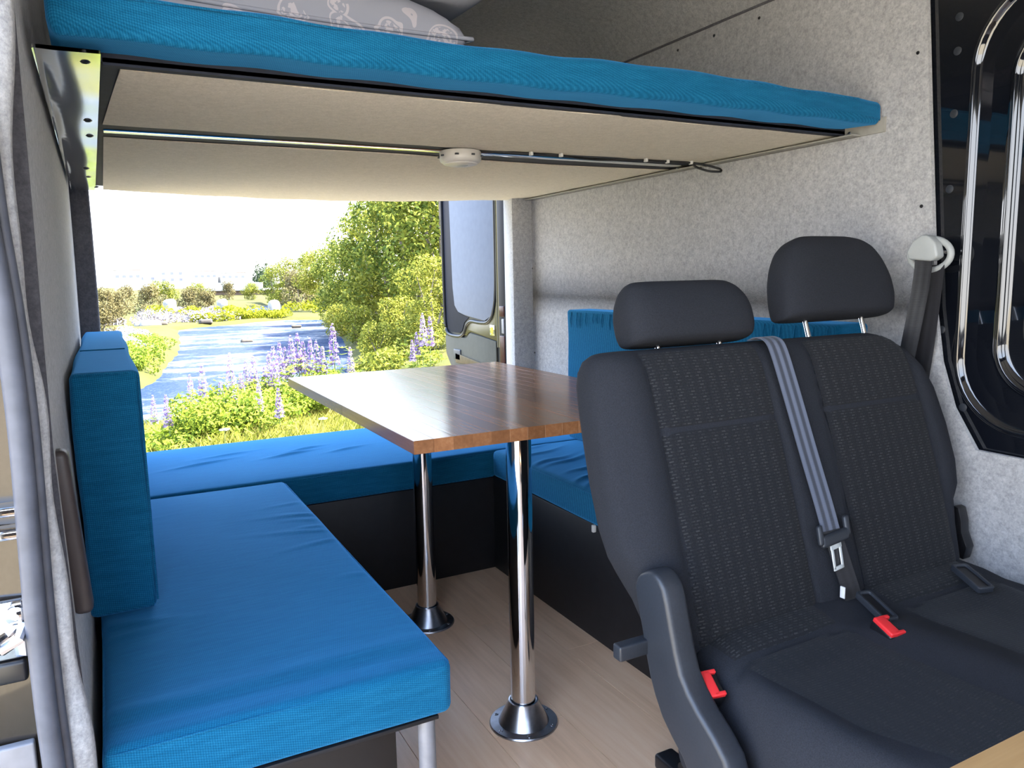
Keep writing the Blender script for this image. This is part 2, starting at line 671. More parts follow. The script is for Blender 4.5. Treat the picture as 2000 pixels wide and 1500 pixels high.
# ceiling: cove and roof lining, in two sheets with a seam
m = MB()
prof = [(XR + 0.006, seam_z + 0.004), (1.63, 1.83), (1.59, 1.88), (1.52, 1.925), (1.40, 1.955), (1.1, 1.975), (0.8, 1.98), (0.5, 1.975), (0.2, 1.955), (0.05, 1.92), (-0.03, 1.86), (-0.075, 1.76), (-0.075, 1.70)]
m.grid([[(px_, yy, pz) for yy in np.linspace(FRONT, 3.2, 12)] for px_, pz in prof])
up = [(px_ + (px_ - 0.8) * 0.03, pz + 0.05) for px_, pz in prof]
m.grid([[(px_, yy, pz) for yy in np.linspace(FRONT, 3.2, 12)] for px_, pz in up])
ceil = struct(m.build('ceiling', M['felt'], smooth=60))
q = MB()
q.tube([(XR - 0.003, yy, seam_z + 0.002) for yy in np.linspace(FRONT, 2.97, 10)], 0.0035, 6)
struct(q.build('trim_1', M['felt_dark']))

# outer body skin (right side and roof) so that no sun gets in
m = MB()
m.box(1.70, 1.78, 1.16, 3.22, -0.35, 1.9)
m.box(1.70, 1.78, FRONT - 0.1, -0.1, -0.35, 1.9)
m.box(1.70, 1.78, -0.1, 1.16, -0.35, 0.69)
m.box(1.70, 1.78, -0.1, 1.16, 1.70, 1.9)
m.box(-0.12, 1.78, FRONT - 0.1, 3.22, 2.03, 2.08)
m.box(-0.16, 1.78, FRONT - 0.1, FRONT - 0.02, -0.35, 0.85)
m.box(-0.16, 1.78, FRONT - 0.1, FRONT - 0.02, 1.72, 2.03)      # windscreen opening of the cab between these
m.box(-0.16, 1.78, FRONT - 0.1, 3.2, -0.3, -0.07)
struct(m.build('wall_outer', M['gloss_black'], bevel=0.01))
m = MB()
m.box(-0.1, 1.68, FRONT - 0.02, FRONT, 0, 0.85)
struct(m.build('wall_front', M['felt_dark']))

# left wall behind the sliding door opening; slightly leaning, with a felt edge
m = MB()
zs = [0.0, 0.30, 0.60, 0.85, 0.98, 1.11, 1.24, 1.42, 1.58, 1.72]
xs = [-0.060, -0.064, -0.070, -0.0745, -0.073, -0.0705, -0.0685, -0.0665, -0.067, -0.072]
ys = [1.16, 1.3, 1.8, 2.4, 3.0, 3.16]
m.grid([[(xx - 0.004 * (yy - 1.16), yy, zz) for yy in ys] for xx, zz in zip(xs, zs)])
m.grid([[(xx - 0.03, yy, zz) for yy in ys] for xx, zz in zip(xs, zs)])
struct(m.build('wall_left', M['felt'], smooth=60))
m = MB()
m.box(-0.16, -0.105, 1.10, 3.2, -0.3, 2.03)
m.box(-0.16, -0.105, FRONT - 0.1, -0.6, -0.3, 2.03)
m.box(-0.16, -0.10, -0.6, 1.10, 1.78, 2.03)
struct(m.build('wall_outer_left', M['gloss_black'], bevel=0.006))

# felt roll along the rear edge of the sliding door opening, its dark gap, rubber seals and painted jamb
roll = [(-0.058, 1.75), (-0.064, 1.55), (-0.069, 1.39), (-0.082, 1.25), (-0.089, 1.134), (-0.086, 1.033), (-0.0815, 0.921), (-0.083, 0.793), (-0.082, 0.661), (-0.077, 0.556), (-0.072, 0.447), (-0.068, 0.30), (-0.066, 0.0)]


def smooth_path(p, n=60):
    t = np.linspace(0, 1, len(p))
    T = np.linspace(0, 1, n)
    a = np.array(p)
    # catmull-rom by dense linear + smoothing
    o = np.stack([np.interp(T, t, a[:, k]) for k in range(a.shape[1])], 1)
    for _ in range(3):
        o[1:-1] = (o[:-2] + o[1:-1] * 2 + o[2:]) / 4
    return o


m = MB()
sp = smooth_path(roll)
m.tube([(a - 0.006 - 0.008 * min(1, max(0, (b - 0.5) / 0.6)), 1.085 + 0.003 * math.sin(i * 0.9), b) for i, (a, b) in enumerate(sp)], [0.0135 + 0.0015 * math.sin(i * 0.7) for i in range(len(sp))], 12, flat=1.5, up=(1, 0, 0))
struct(m.build('trim_2', M['felt'], smooth=80))
m = MB()
m.box(-0.104, -0.092, 1.09, 1.17, 0, 1.75)
m.grid([[(xx - 0.034 * t, 1.158, zz) for t in (0, 1)] for xx, zz in zip(xs, zs)])
struct(m.build('trim_3', M['felt_dark']))  # shadow between roll and wall, put in as dark felt
seal = [(-0.107, 1.75), (-0.107, 1.45), (-0.106, 1.25), (-0.104, 1.143), (-0.099, 1.069), (-0.096, 0.988), (-0.095, 0.898), (-0.097, 0.807), (-0.100, 0.68), (-0.100, 0.548), (-0.098, 0.48), (-0.096, 0.3), (-0.095, -0.05)]
sp = smooth_path(seal)
m = MB()
m.tube([(a - 0.004, 1.05, b) for a, b in sp], 0.0105, 10, flat=1.2, up=(1, 0, 0))
m.tube([(a + 0.008, 1.064, b) for a, b in sp], 0.008, 10, up=(1, 0, 0))
struct(m.build('trim_4', M['rubber'], smooth=80))
M['jamb'] = plain('dark_bronze_paint', (0.028, 0.022, 0.017), 0.2, 0.5, coat=0.5, var=0.2, scale=12)
m = MB()
nn = 16
m.grid([[(-0.098 - 0.30 * t, 1.078 + 0.06 * t * t + 0.006 * math.sin(9 * t), zz) for t in np.linspace(0, 1, nn)] for zz in np.linspace(-0.3, 1.75, 24)])
m.grid([[(-0.098 - 0.30 * t, 1.10 + 0.06 * t * t, zz) for t in (0, 0.5, 1)] for zz in (-0.3, 1.75)])
jamb = struct(m.build('door_1', M['jamb'], smooth=80))
q = MB()
q.box(-0.19, -0.108, 1.052, 1.084, 0.772, 0.784, 0.003)
q.box(-0.19, -0.108, 1.052, 1.084, 0.800, 0.812, 0.003)
q.box(-0.19, -0.150, 1.055, 1.084, 0.783, 0.801, 0.002)
q.build('striker_bar', M['chrome'], jamb)
q = MB()
q.rbox((-0.139, 1.074, 0.655), (0.05, 0.014, 0.075), 0.006, 2, (1, 1, 1))
q.lathe((-0.125, 1.062, 0.676), [(0.011, 0), (0.011, -0.003), (0.006, -0.005)], 16, 'y')
q.lathe((-0.125, 1.06, 0.676), [(0.004, 0), (0.004, -0.005)], 6, 'y')
q.tube([(-0.155, 1.062, 0.64), (-0.140, 1.045, 0.642), (-0.122, 1.045, 0.652), (-0.118, 1.062, 0.665)], 0.006, 8)
q.build('striker_plate', M['chrome'], jamb)
q = MB()
q.rbox((-0.137, 1.072, 0.603), (0.035, 0.016, 0.028), 0.005, 2, (1, 1, 1))
q.build('striker_stop', M['plastic_black'], jamb)
q = MB()
q.box(-0.19, -0.122, 1.070, 1.084, 0.42, 0.505, 0.003)
q.build('sill_plate', M['grey_leg'], jamb)
q = MB()
q.rbox((-0.0665, 1.20, 0.73), (0.026, 0.035, 0.235), 0.010, 3, (1, 1, 3), fn=lambda a, b, c: (a + (0.73 - c) * 0.055, b, c))
struct(q.build('trim_5', plain('brown_grey_grip', (0.05, 0.038, 0.036), 0.45)))

# rear pillars and header
m = MB()
m.rbox((-0.052, 3.19, 0.9), (0.075, 0.08, 1.9), 0.012, 3, (2, 2, 10), fn=lambda a, b, c: (a - 0.012 * max(0, 1.2 - c), b, c))
struct(m.build('trim_6', M['felt_dark'], smooth=60))  # backlit shade of this pillar is put into the darker felt colour
m = MB()
# right rear pillar: oblique inner face, then a return to the door opening
pl = [(1.652, 2.93), (1.572, 2.925), (1.560, 2.935), (1.560, 2.955), (1.640, 3.175), (1.70, 3.20), (1.70, 2.93)]
m.grid([[(a + 0.002 * math.sin(b * 40), b, zz) for a, b in pl[:1] + [((pl[0][0] * (1 - t) + pl[1][0] * t), pl[0][1] * (1 - t) + pl[1][1] * t) for t in (0.33, 0.66)] + pl[1:]] for zz in np.linspace(0, 1.9, 14)])
struct(m.build('trim_7', M['felt'], smooth=50))
m = MB()
m.box(-0.1, 1.70, 3.15, 3.22, 1.45, 2.03)
m.box(-0.1, 1.70, 3.155, 3.22, -0.3, 0.05)
struct(m.build('wall_rear', M['felt_dark']))

# ------------------------------------------------------------------ window recess on the right (blank frame in gloss black)


def rrect(y0, y1, z0, z1, r, n=10):
    pts = []
    for (cy_, cz_, a0) in ((y1 - r, z0 + r, -90), (y1 - r, z1 - r, 0), (y0 + r, z1 - r, 90), (y0 + r, z0 + r, 180)):
        for k in range(n + 1):
            a = math.radians(a0 + 90 * k / n)
            pts.append((cy_ + r * math.cos(a), cz_ + r * math.sin(a)))
    return pts


m = MB()
sections = []   # (inset, x, radius)
prof_w = [(-0.16, 1.670, 0.20), (-0.004, 1.670, 0.16), (0.0, 1.667, 0.155), (0.003, 1.664, 0.153), (0.006, 1.664, 0.151), (0.009, 1.668, 0.149),
          (0.012, 1.674, 0.147), (0.016, 1.676, 0.145), (0.040, 1.678, 0.130), (0.074, 1.678, 0.110), (0.080, 1.676, 0.106), (0.084, 1.670, 0.103), (0.087, 1.668, 0.101), (0.090, 1.669, 0.099),
          (0.093, 1.677, 0.097), (0.097, 1.683, 0.095), (0.104, 1.685, 0.091), (0.150, 1.686, 0.07)]
_pw = []
for k_ in range(len(prof_w)):           # holding loops so that the flats shade flat
    a_ = prof_w[k_]
    _pw.append(a_)
    if k_ + 1 < len(prof_w):
        b_ = prof_w[k_ + 1]
        if b_[0] - a_[0] > 0.009:
            for t_ in (0.0012 / (b_[0] - a_[0]), 1 - 0.0012 / (b_[0] - a_[0])):
                _pw.append(tuple(a_[q_] * (1 - t_) + b_[q_] * t_ for q_ in range(3)))
prof_w = _pw
for ins, xx, rr in prof_w:
    sections.append([(xx, a, b) for a, b in rrect(-0.02 + ins, 1.048 - ins, 0.715 + ins, 1.64 - ins, rr, 12)])
m.rings(sections, cap=False)
win = struct(m.build('window_1', M['gloss_black'], smooth=70))
q = MB()
q.prism(rrect(0.12, 0.905, 0.86, 1.50, 0.08, 8), 0, 1.680, 1.6855)
gl = plain('dark_tinted_glass', (0.006, 0.008, 0.01), 0.03, spec=0.8, coat=1.0)
q.build('window_pane', gl, win)
q = MB()
q.tube([(1.682, a, b) for a, b in rrect(0.115, 0.91, 0.855, 1.505, 0.085, 8)] + [(1.682, 0.91 - 0.085, 0.855)], 0.006, 8, cap=False)
q.build('window_rubber', M['plastic_black'], win)
for k, zz in enumerate((1.53, 1.40, 1.24, 0.93, 1.60, 0.76)):
    q = MB()
    q.lathe((1.667, 1.085 - (0.06 if zz < 0.8 else 0.0), zz), [(0.009, 0.004), (0.009, 0.0022), (0.007, 0.0015), (0.001, 0.0013)], 14, 'x')
    q.build('frame_plug', M['plastic'], win)

# ------------------------------------------------------------------ upper bunk
bunk = thing('bunk_platform', (0.8, 2.1, 1.385), 'felt-covered bunk platform across the van carrying the long blue mattress', 'bunk bed')


def far_edge(x):
    t = (x - 0.0) / 1.64
    return 3.06 + 0.20 * math.sin(math.pi * min(1, max(0, t * 0.9 + 0.05))) * 0.9 - 0.10 * max(0, t - 0.6) / 0.4


def board(y0, y1fun, x0f, x1, name):
    m = MB()
    nx, ny = 30, 8
    rowsb, rowst = [], []
    for i in range(nx + 1):
        rb, rt = [], []
        for j in range(ny + 1):
            t = j / ny
            x0 = x0f(t)
            xx = x0 + (x1 - x0) * i / nx
            yy = y0(xx) + (y1fun(xx) - y0(xx)) * t
            sag = 0.0015 * math.sin(xx * 23) * math.sin(yy * 17) - 0.002 * math.sin(math.pi * i / nx)
            e = 0.0035 if (j in (0, ny) or i in (0, nx)) else 0.0
            rb.append((xx, yy, 1.392 + sag + e))
            rt.append((xx, yy, 1.3968))
        rowsb.append(rb)
        rowst.append(rt)
    m.grid(rowsb)
    m.grid(rowst)
    # rim
    for j in (0, ny):
        m.grid([[rowsb[i][j], rowst[i][j]] for i in range(nx + 1)])
    for i in (0, nx):
        m.grid([[rowsb[i][j], rowst[i][j]] for j in range(ny + 1)])
    return m.build(name, M['felt_board'], bunk, smooth=50)


board(lambda x: 1.364 + 0.006 * math.sin(x * 5.0) + 0.003 * math.sin(x * 17) - 0.03 * max(0, x - 1.2), lambda x: 1.842 + 0.005 * math.sin(x * 9) + 0.003 * math.sin(x * 23), lambda t: 0.052 - 0.024 * t, 1.645, 'bunk_board')
board(lambda x: 2.000 + 0.004 * math.sin(x * 7) - 0.055 * max(0, x - 0.9) * 0 + 0.05 * max(0.0, math.sin((x - 0.75) * 3.2)) * (1 if 0.75 < x < 1.7 else 0) * 0.6, lambda x: far_edge(x), lambda t: 0.03, 1.645, 'bunk_board')
q = MB()
q.box(0.0, 1.645, 1.345, 3.0, 1.398, 1.4125)
q.box(0.028, 1.645, 1.345, 1.362, 1.394, 1.4045)  # dark strip painting in the shadow line below the mattress lip
q.build('bunk_deck', M['navy'], bunk)
q = MB()
q.tube([(xx, 1.927 - 0.003 * math.sin(xx * 3), 1.3968) for xx in np.linspace(0.03, 1.64, 30)], 0.019, 10, flat=0.16)
q.build('cross_strip', M['alu'], bunk)
# left angle bracket, bright metal: upright leg on the wall and bottom flange
q = MB()
nb = 40
ybs = np.linspace(1.265, 3.06, nb)


def wav(y, x):
    return 0.0006 * math.sin(y * 9 + x * 60) + 0.0004 * math.sin(y * 23)


q.grid([[(-0.058 - 0.008 * (yy - 1.26) / 1.8 + (0.083 - 0.006 * (yy - 1.26)) * t, yy, 1.3885 + wav(yy, t)) for t in (0, 0.03, 0.07, 0.125, 0.3, 0.5, 0.7, 0.9, 1.0)] for yy in ybs])
q.grid([[(-0.058 - 0.008 * (yy - 1.26) / 1.8 + (0.083 - 0.006 * (yy - 1.26)) * t, yy, 1.3935) for t in (0, 0.5, 1.0)] for yy in ybs])
q.grid([[(0.025 - 0.014 * (yy - 1.26) / 1.8, yy, zz) for zz in (1.3885 + wav(yy, 1.0), 1.3935)] for yy in ybs])
lb = q.build('left_bracket', M['alu'], bunk, smooth=60)
for (xx, yy) in ((0.005, 1.314), (0.002, 1.773), (0.003, 1.95), (-0.012, 2.492), (-0.009, 2.676), (0.01, 2.95)):
    q = MB()
    q.lathe((xx, yy, 1.3895), [(0.0078, 0.002), (0.0078, -0.001), (0.005, -0.0035), (0.0026, -0.004), (0.0026, -0.002)], 10)
    q.build('screw', M['screw'], lb)
# right angle bracket on the wall, under the bunk
q = MB()
q.box(1.6445, 1.6495, 1.235, 2.98, 1.386, 1.42, 0.0)
q.box(1.615, 1.649, 1.30, 2.98, 1.386, 1.3895)
rb_ = q.build('right_bracket', plain('felt_grey_bracket', (0.30, 0.29, 0.26), 0.5), bunk)
for yy in (1.329, 1.62, 1.74, 1.97, 2.408, 2.75):
    q = MB()
    q.lathe((1.640, yy, 1.397), [(0.001, -0.001), (0.004, 0.0), (0.0045, 0.003)], 10, 'x')
    q.build('screw', M['steel'], rb_)

# bunk mattress
def mattress_fn(x, y, z):
    t = (z - 1.378) / 0.086
    if y < 1.35 and t < 0.5:
        z -= 0.043 * (0.5 - t) * 2 * min(1, (1.35 - y) / 0.03)
    z += 0.003 * math.sin(x * 7 + 0.5) * (1 if t > 0.5 else 0.2) + 0.0015 * math.sin(x * 31)
    y += 0.003 * math.sin(x * 5 + z * 30) + 0.0012 * math.sin(x * 43)
    if x > 1.56 and t > 0.5:
        z -= 0.010 * ((x - 1.56) / 0.1)
    return x, y, z


mat_t = thing('bunk_mattress', (0.8, 2.1, 1.413), 'long thin blue mattress lying on the upper bunk under the pillows', 'mattress')
m = MB()
m.rbox((0.805, 2.12, 1.4385), (1.685, 1.76, 0.052), 0.014, 4, (60, 12, 4), fn=mattress_fn)
m.build('mattress_cover', M['blue'], mat_t, smooth=180)
q = MB()
q.tube([(xx, 1.2425 + 0.003 * math.sin(xx * 5 + 42), 1.457 + 0.003 * math.sin(xx * 7 + 0.5)) for xx in np.linspace(-0.025, 1.56, 50)], 0.0018, 6)
q.build('mattress_seam', M['blue'], mat_t)


# pillows
def pillow(name, c, sx, sy, h, rot, label, puff=1.0):
    t = thing(name, (c[0], c[1], c[2]), label, 'pillow', 'paisley pillows on the bunk')
    m = MB()
    nu, nv = 40, 30
    top, bot = [], []
    cr, sr = math.cos(rot), math.sin(rot)
    rr = random.Random(len(label))
    ph = [rr.uniform(0, 6) for _ in range(6)]
    for i in range(nu + 1):
        a, b = [], []
        for j in range(nv + 1):
            u, v = i / nu * 2 - 1, j / nv * 2 - 1
            pin_u = 1 - 0.10 * (1 - v * v) * 0.9
            pin_v = 1 - 0.10 * (1 - u * u) * 0.9
            xx, yy = u * sx / 2 * (pin_u if abs(u) > 0.0 else 1), v * sy / 2 * pin_v
            e = max(0.0, (1 - u ** 4) * (1 - v ** 4)) ** 0.5
            wr = 0.004 * math.sin(u * 9 + v * 5 + ph[0]) + 0.004 * math.sin(v * 11 - u * 4 + ph[1]) + 0.003 * math.sin(u * 21 + ph[2])
            X, Y = c[0] + xx * cr - yy * sr, c[1] + xx * sr + yy * cr
            a.append((X, Y, c[2] + 0.30 * h + 0.7 * h * e + wr * e))
            b.append((X, Y, c[2] + 0.30 * h - 0.30 * h * min(1, e * 1.6)))
        top.append(a)
        bot.append(b)
    m.grid(top)
    m.grid(bot)
    m.build('pillowcase', M['pillow'], t, smooth=180)
    q = MB()
    # loose fabric ear at the corner and the seam round the rim
    rim = [top[i][0] for i in range(nu + 1)] + [top[nu][j] for j in range(nv + 1)] + [top[i][nv] for i in range(nu, -1, -1)] + [top[0][j] for j in range(nv, -1, -1)]
    q.tube(rim, 0.004, 6, cap=False)
    q.build('pillow_piping', M['pillow'], t, smooth=180)
    return t


pillow('pillow', (0.31, 1.56, 1.4665), 0.66, 0.42, 0.14, 0.05, 'lower grey and white paisley pillow resting on the blue bunk mattress')
pillow('pillow', (0.46, 1.64, 1.606), 0.58, 0.42, 0.13, 0.02, 'upper paisley pillow stacked on the other, mostly cut off by the photo top')

# smoke detector and cable under the bunk
sdm = thing('smoke_detector', (0.845, 1.885, 1.385), 'round white smoke detector fixed to the middle of the bunk underside', 'smoke detector')
q = MB()
q.lathe((0.845, 1.87, 1.390), [(0.052, 0.0), (0.054, -0.004), (0.054, -0.020), (0.052, -0.026), (0.046, -0.030), (0.044, -0.0305), (0.043, -0.033), (0.030, -0.036), (0.001, -0.0365)], 40)
q.build('detector_body', plain('detector_plastic', (0.55, 0.53, 0.50), 0.35, var=0.04), sdm, smooth=40)
for a in range(8):
    ang = a * math.pi / 4 + 0.2
    q = MB()
    q.box(0.845 + 0.0545 * math.cos(ang) - 0.004, 0.845 + 0.0545 * math.cos(ang) + 0.004, 1.87 + 0.0545 * math.sin(ang) - 0.004, 1.87 + 0.0545 * math.sin(ang) + 0.004, 1.3745, 1.3785)
    q.build('detector_slot', M['plastic'], sdm)
q = MB()
q.lathe((0.845, 1.862, 1.3545), [(0.016, 0.0), (0.016, -0.001), (0.013, -0.0022), (0.001, -0.0024)], 24)
q.build('test_button', M['grey_plastic'], sdm)
cab = thing('cable', (1.2, 1.80, 1.385), 'black cable clipped along the bunk underside beside the smoke detector', 'cable')
q = MB()
pth = [(0.90, 1.875, 1.3975), (0.95, 1.86, 1.394), (1.022, 1.812, 1.386), (1.07, 1.83, 1.390), (1.11, 1.808, 1.386), (1.18, 1.85, 1.389), (1.27, 1.86, 1.389), (1.387, 1.80, 1.386), (1.43, 1.815, 1.388), (1.465, 1.80, 1.386), (1.51, 1.81, 1.388), (1.547, 1.795, 1.386), (1.59, 1.775, 1.378), (1.622, 1.752, 1.366), (1.612, 1.738, 1.356), (1.578, 1.752, 1.357), (1.556, 1.785, 1.372), (1.549, 1.793, 1.384)]
q.tube(smooth_path(pth, 90), 0.0032, 8)
q.build('cable_run', M['cable'], cab, smooth=180)
for (xx, yy) in ((1.022, 1.812), (1.11, 1.806), (1.387, 1.800), (1.465, 1.801), (1.547, 1.795)):
    q = MB()
    q.box(xx - 0.004, xx + 0.004, yy - 0.006, yy + 0.006, 1.381, 1.391, 0.0015, 1)
    q.build('cable_clip', M['white_plastic'], cab)


# ------------------------------------------------------------------ benches
def bench_cushion(name, label, x0, x1, y0, y1, z0, z1, wr=None, zip_=False, seams=True, puff=0.006, group='blue bench cushions', r=0.018):
    t = thing(name, ((x0 + x1) / 2, (y0 + y1) / 2, z0), label, 'cushion', group)
    cx_, cy_, hx, hy = (x0 + x1) / 2, (y0 + y1) / 2, (x1 - x0) / 2, (y1 - y0) / 2

    def fn(x, y, z):
        u, v = (x - cx_) / hx, (y - cy_) / hy
        e = max(0, 1 - u ** 6) * max(0, 1 - v ** 6)
        if z > (z0 + z1) / 2:
            z += puff * e
            if wr:
                z += wr(x, y) * e ** 0.5
        x += 0.002 * math.sin(y * 9 + z * 20) * (1 if abs(u) > 0.9 else 0)
        y += 0.002 * math.sin(x * 11 + z * 17) * (1 if abs(v) > 0.9 else 0)
        return x, y, z
    sx_, sy_, sz_ = x1 - x0, y1 - y0, z1 - z0
    m = MB()
    m.rbox((cx_, cy_, (z0 + z1) / 2), (sx_, sy_, sz_), r, 4, (max(8, int(sx_ / 0.010)), max(8, int(sy_ / 0.010)), 5), fn=fn)
    m.build('cushion_cover', M['blue'], t, smooth=180)
    if seams:
        q = MB()
        d = 0.0035
        zz = z1 - r * 0.45
        pts = [(a, b, zz) for a, b in rrect_xy(x0 + d - 0.001, x1 - d + 0.001, y0 + d - 0.001, y1 - d + 0.001, r)]
        q.tube(pts + [pts[0]], 0.0016, 6, cap=False)
        q.build('cushion_seam', M['blue'], t)
    return t


def rrect_xy(x0, x1, y0, y1, r):
    return [(b, a) for a, b in rrect(y0, y1, x0, x1, r, 5)]


def ridge(d, w):
    return math.exp(-(d / w) ** 2)


wl = []
r2 = random.Random(3)
for k in range(16):
    wl.append((r2.uniform(1.2, 2.35), r2.uniform(0.05, 0.14), r2.uniform(0.002, 0.0045), r2.uniform(-0.3, 0.3), r2.uniform(0.006, 0.012), r2.random() < 0.5))


def wr_left(x, y):
    s = 0.0
    for (yy, ln, am, sl, w, side) in wl:
        d = (x + 0.055) if side else (0.46 - x)
        if d < ln * 2.2:
            s += am * ridge(y - yy - sl * d, w) * math.exp(-(d / ln) ** 2) * min(1, d / 0.02)
    # near end: a slack fold parallel to the front seam
    s += -0.004 * ridge(y - 1.165, 0.018) + 0.003 * ridge(y - 1.205, 0.02)
    s += 0.0012 * math.sin(x * 14 + y * 5) * math.sin(y * 9)
    return s


def wr_right(x, y):
    s = 0.0
    d = x - 1.195
    for k in range(14):
        yy = 1.35 + k * 0.085 + 0.02 * math.sin(k * 2.3)
        s += 0.0055 * ridge(y - yy - 0.35 * (d - 0.1) - 0.01 * math.sin(d * 30), 0.011) * ridge(d - 0.12 - 0.05 * math.sin(k * 1.7), 0.11)
    return s


def wr_rear(x, y):
    s = 0.0
    for (xx, yy, sl, ln, am) in ((0.25, 2.80, 0.3, 0.10, 0.006), (0.55, 2.78, 0.25, 0.08, 0.007), (0.62, 2.84, 0.3, 0.06, 0.006), (0.35, 2.90, 0.2, 0.09, 0.004), (0.75, 2.75, 0.3, 0.07, 0.005)):
        s += am * ridge((y - yy) - sl * (x - xx), 0.012) * ridge(x - xx, ln)
    s += 0.0015 * math.sin(x * 6) * math.sin(y * 8 + 1)
    return s


bench_cushion('seat_cushion', 'blue seat cushion on the left bench, largest and nearest, with creased sides', -0.053, 0.461, 1.107, 2.435, 0.352, 0.443, wr_left, r=0.016)
bench_cushion('seat_cushion', 'blue seat cushion running across the rear bench below the open doors', -0.06, 1.62, 2.447, 3.14, 0.345, 0.443, wr_rear, r=0.016)
bench_cushion('seat_cushion', 'blue crinkled seat cushion on the right bench behind the car seat', 1.195, 1.645, 1.25, 2.437, 0.352, 0.448, wr_right, r=0.016)
# a vertical seam on the near face of the left cushion
# back rests
t = bench_cushion('back_cushion', 'thick upright blue back cushion leaning on the left wall above the bench', -0.068, 0.046, 1.565, 2.95, 0.452, 0.912, puff=0.0, group='blue back cushions', seams=False, r=0.012)
for pth_ in ([(0.0465 - 0.0015, 1.5655, zz) for zz in np.linspace(0.47, 0.90, 20)], [(xx, 1.5665, 0.909) for xx in np.linspace(-0.060, 0.036, 10)], [(xx, 2.10, 0.9125) for xx in np.linspace(-0.060, 0.036, 6)]):
    q = MB()
    q.tube(pth_, 0.0022, 6)
    q.build('cushion_seam', M['blue'], t)
t = bench_cushion('back_cushion', 'blue back cushion against the right wall, partly behind the head restraints', 1.535, 1.645, 1.25, 2.47, 0.452, 0.940, puff=0.0, group='blue back cushions', seams=False, r=0.012)
q = MB()
for k in range(34):
    yy = 1.28 + k * 0.035 + 0.008 * math.sin(k * 1.9)
    L_ = 0.03 + 0.03 * abs(math.sin(k * 2.7))
    q.tube([(1.534, yy, 0.932), (1.532, yy + 0.003, 0.932 - L_ * 0.5), (1.5345, yy + 0.004, 0.932 - L_)], [0.0014, 0.0020, 0.0005], 6)
q.build('cushion_pleats', M['blue'], t, smooth=180)
tag(t.children[-1], kind='stuff')

# bench bases (black panels)
bl = thing('bench_base', (0.2, 1.8, 0.0), 'dark panelled base under the left bench with a grey corner leg', 'bench')
q = MB()
q.box(-0.06, 0.395, 1.22, 2.44, 0.0, 0.350)
q.build('base_panel', plain('dark_brown_panel', (0.016, 0.013, 0.012), 0.5), bl, bevel=0.003)
q = MB()
q.lathe((0.418, 1.128, 0.0), [(0.0145, 0.0), (0.0145, 0.345), (0.012, 0.351)], 20)
q.build('leg', M['grey_leg'], bl)
q = MB()
q.box(-0.05, 0.435, 1.112, 2.44, 0.344, 0.3515, 0.002, 1)
q.build('bench_top', M['black'], bl)
br_ = thing('bench_base', (0.8, 2.8, 0.0), 'black front panel and box under the rear bench cushion', 'bench')
q = MB()
q.box(-0.06, 1.62, 2.455, 3.12, 0.0, 0.344)
q.build('base_panel', M['black'], br_, bevel=0.003)
bb = thing('bench_base', (1.4, 1.8, 0.0), 'black box under the right bench cushion behind the car seat', 'bench')
q = MB()
q.box(1.203, 1.645, 1.20, 2.455, 0.0, 0.351)
q.build('base_panel', M['black'], bb, bevel=0.003)
q = MB()
q.rbox((1.193, 1.783, 0.345), (0.012, 0.010, 0.022), 0.003, 2, (1, 1, 1))
q.build('latch_tab', M['white_plastic'], bb)

# ------------------------------------------------------------------ table
TX0, TX1, TY0, TY1, TZ = 0.540, 1.345, 1.468, 2.690, 0.737
TH = 0.029
tbl = thing('dining_table', (0.815, 1.84, 0.0), 'glossy oak butcher-block table on two chrome posts between the benches', 'table')
ns = 18
sw = (TX1 - TX0) / ns
r3 = random.Random(11)
for i in range(ns):
    cuts = [TY0]
    c = TY0 + r3.uniform(0.25, 0.9)
    while c < TY1 - 0.15:
        cuts.append(c)
        c += r3.uniform(0.45, 0.8)
    cuts.append(TY1)
    for a, b in zip(cuts[:-1], cuts[1:]):
        q = MB()
        q.box(TX0 + i * sw, TX0 + (i + 1) * sw - 0.0001, a, b - 0.0001, TZ - TH, TZ)
        q.build('stave', M['oak'], tbl, bevel=0.0004 if 0 < i < ns - 1 else 0.0009, bseg=1, loc=(TX0 + i * sw, a, TZ))
for py in (1.526, 2.151):
    q = MB()
    q.lathe((0.815, py, 0), [(0.0295, 0.055), (0.0295, TZ - TH)], 40)
    po = q.build('pole', M['chrome'], tbl)
    q = MB()
    q.lathe((0.815, py, 0.0), [(0.083, 0.0005), (0.083, 0.003), (0.081, 0.0055), (0.061, 0.0065), (0.059, 0.010), (0.037, 0.055), (0.036, 0.060), (0.0325, 0.0605), (0.0315, 0.056)], 48)
    q.build('flange', M['steel'], po, smooth=40)
    for k in range(6):
        a = math.radians(60 * k + 12)
        q = MB()
        q.lathe((0.815 + 0.071 * math.cos(a), py + 0.071 * math.sin(a), 0.0062), [(0.0052, -0.001), (0.0052, 0.0006), (0.003, 0.0016), (0.0012, 0.0006)], 12)
        q.build('screw', M['steel'], po)

# ------------------------------------------------------------------ double car seat
seat = thing('car_bench_seat', (1.165, 0.9, 0.0), 'charcoal double car seat with two head restraints facing the camera', 'car seat')
O = Vector((0.0, 0.925, 0.470))
WD = Vector((0.0, 0.313, 0.950)).normalized()
ND = Vector((0.0, -0.950, 0.313)).normalized()


def spow(v, e):
    return math.copysign(abs(v) ** e, v)


def lerp_rows(rows, n):
    a = np.array(rows, float)
    t = np.linspace(a[0, 0], a[-1, 0], n)
    return np.stack([t] + [np.interp(t, a[:, 0], a[:, k]) for k in range(1, a.shape[1])], 1)


def smooth_rows(R, it=2):
    for _ in range(it):
        R[1:-1, 1:] = (R[:-2, 1:] + 2 * R[1:-1, 1:] + R[2:, 1:]) / 4
    return R


SEAMS = (0.832, 1.103, 1.238, 1.532)
BT = 0.058


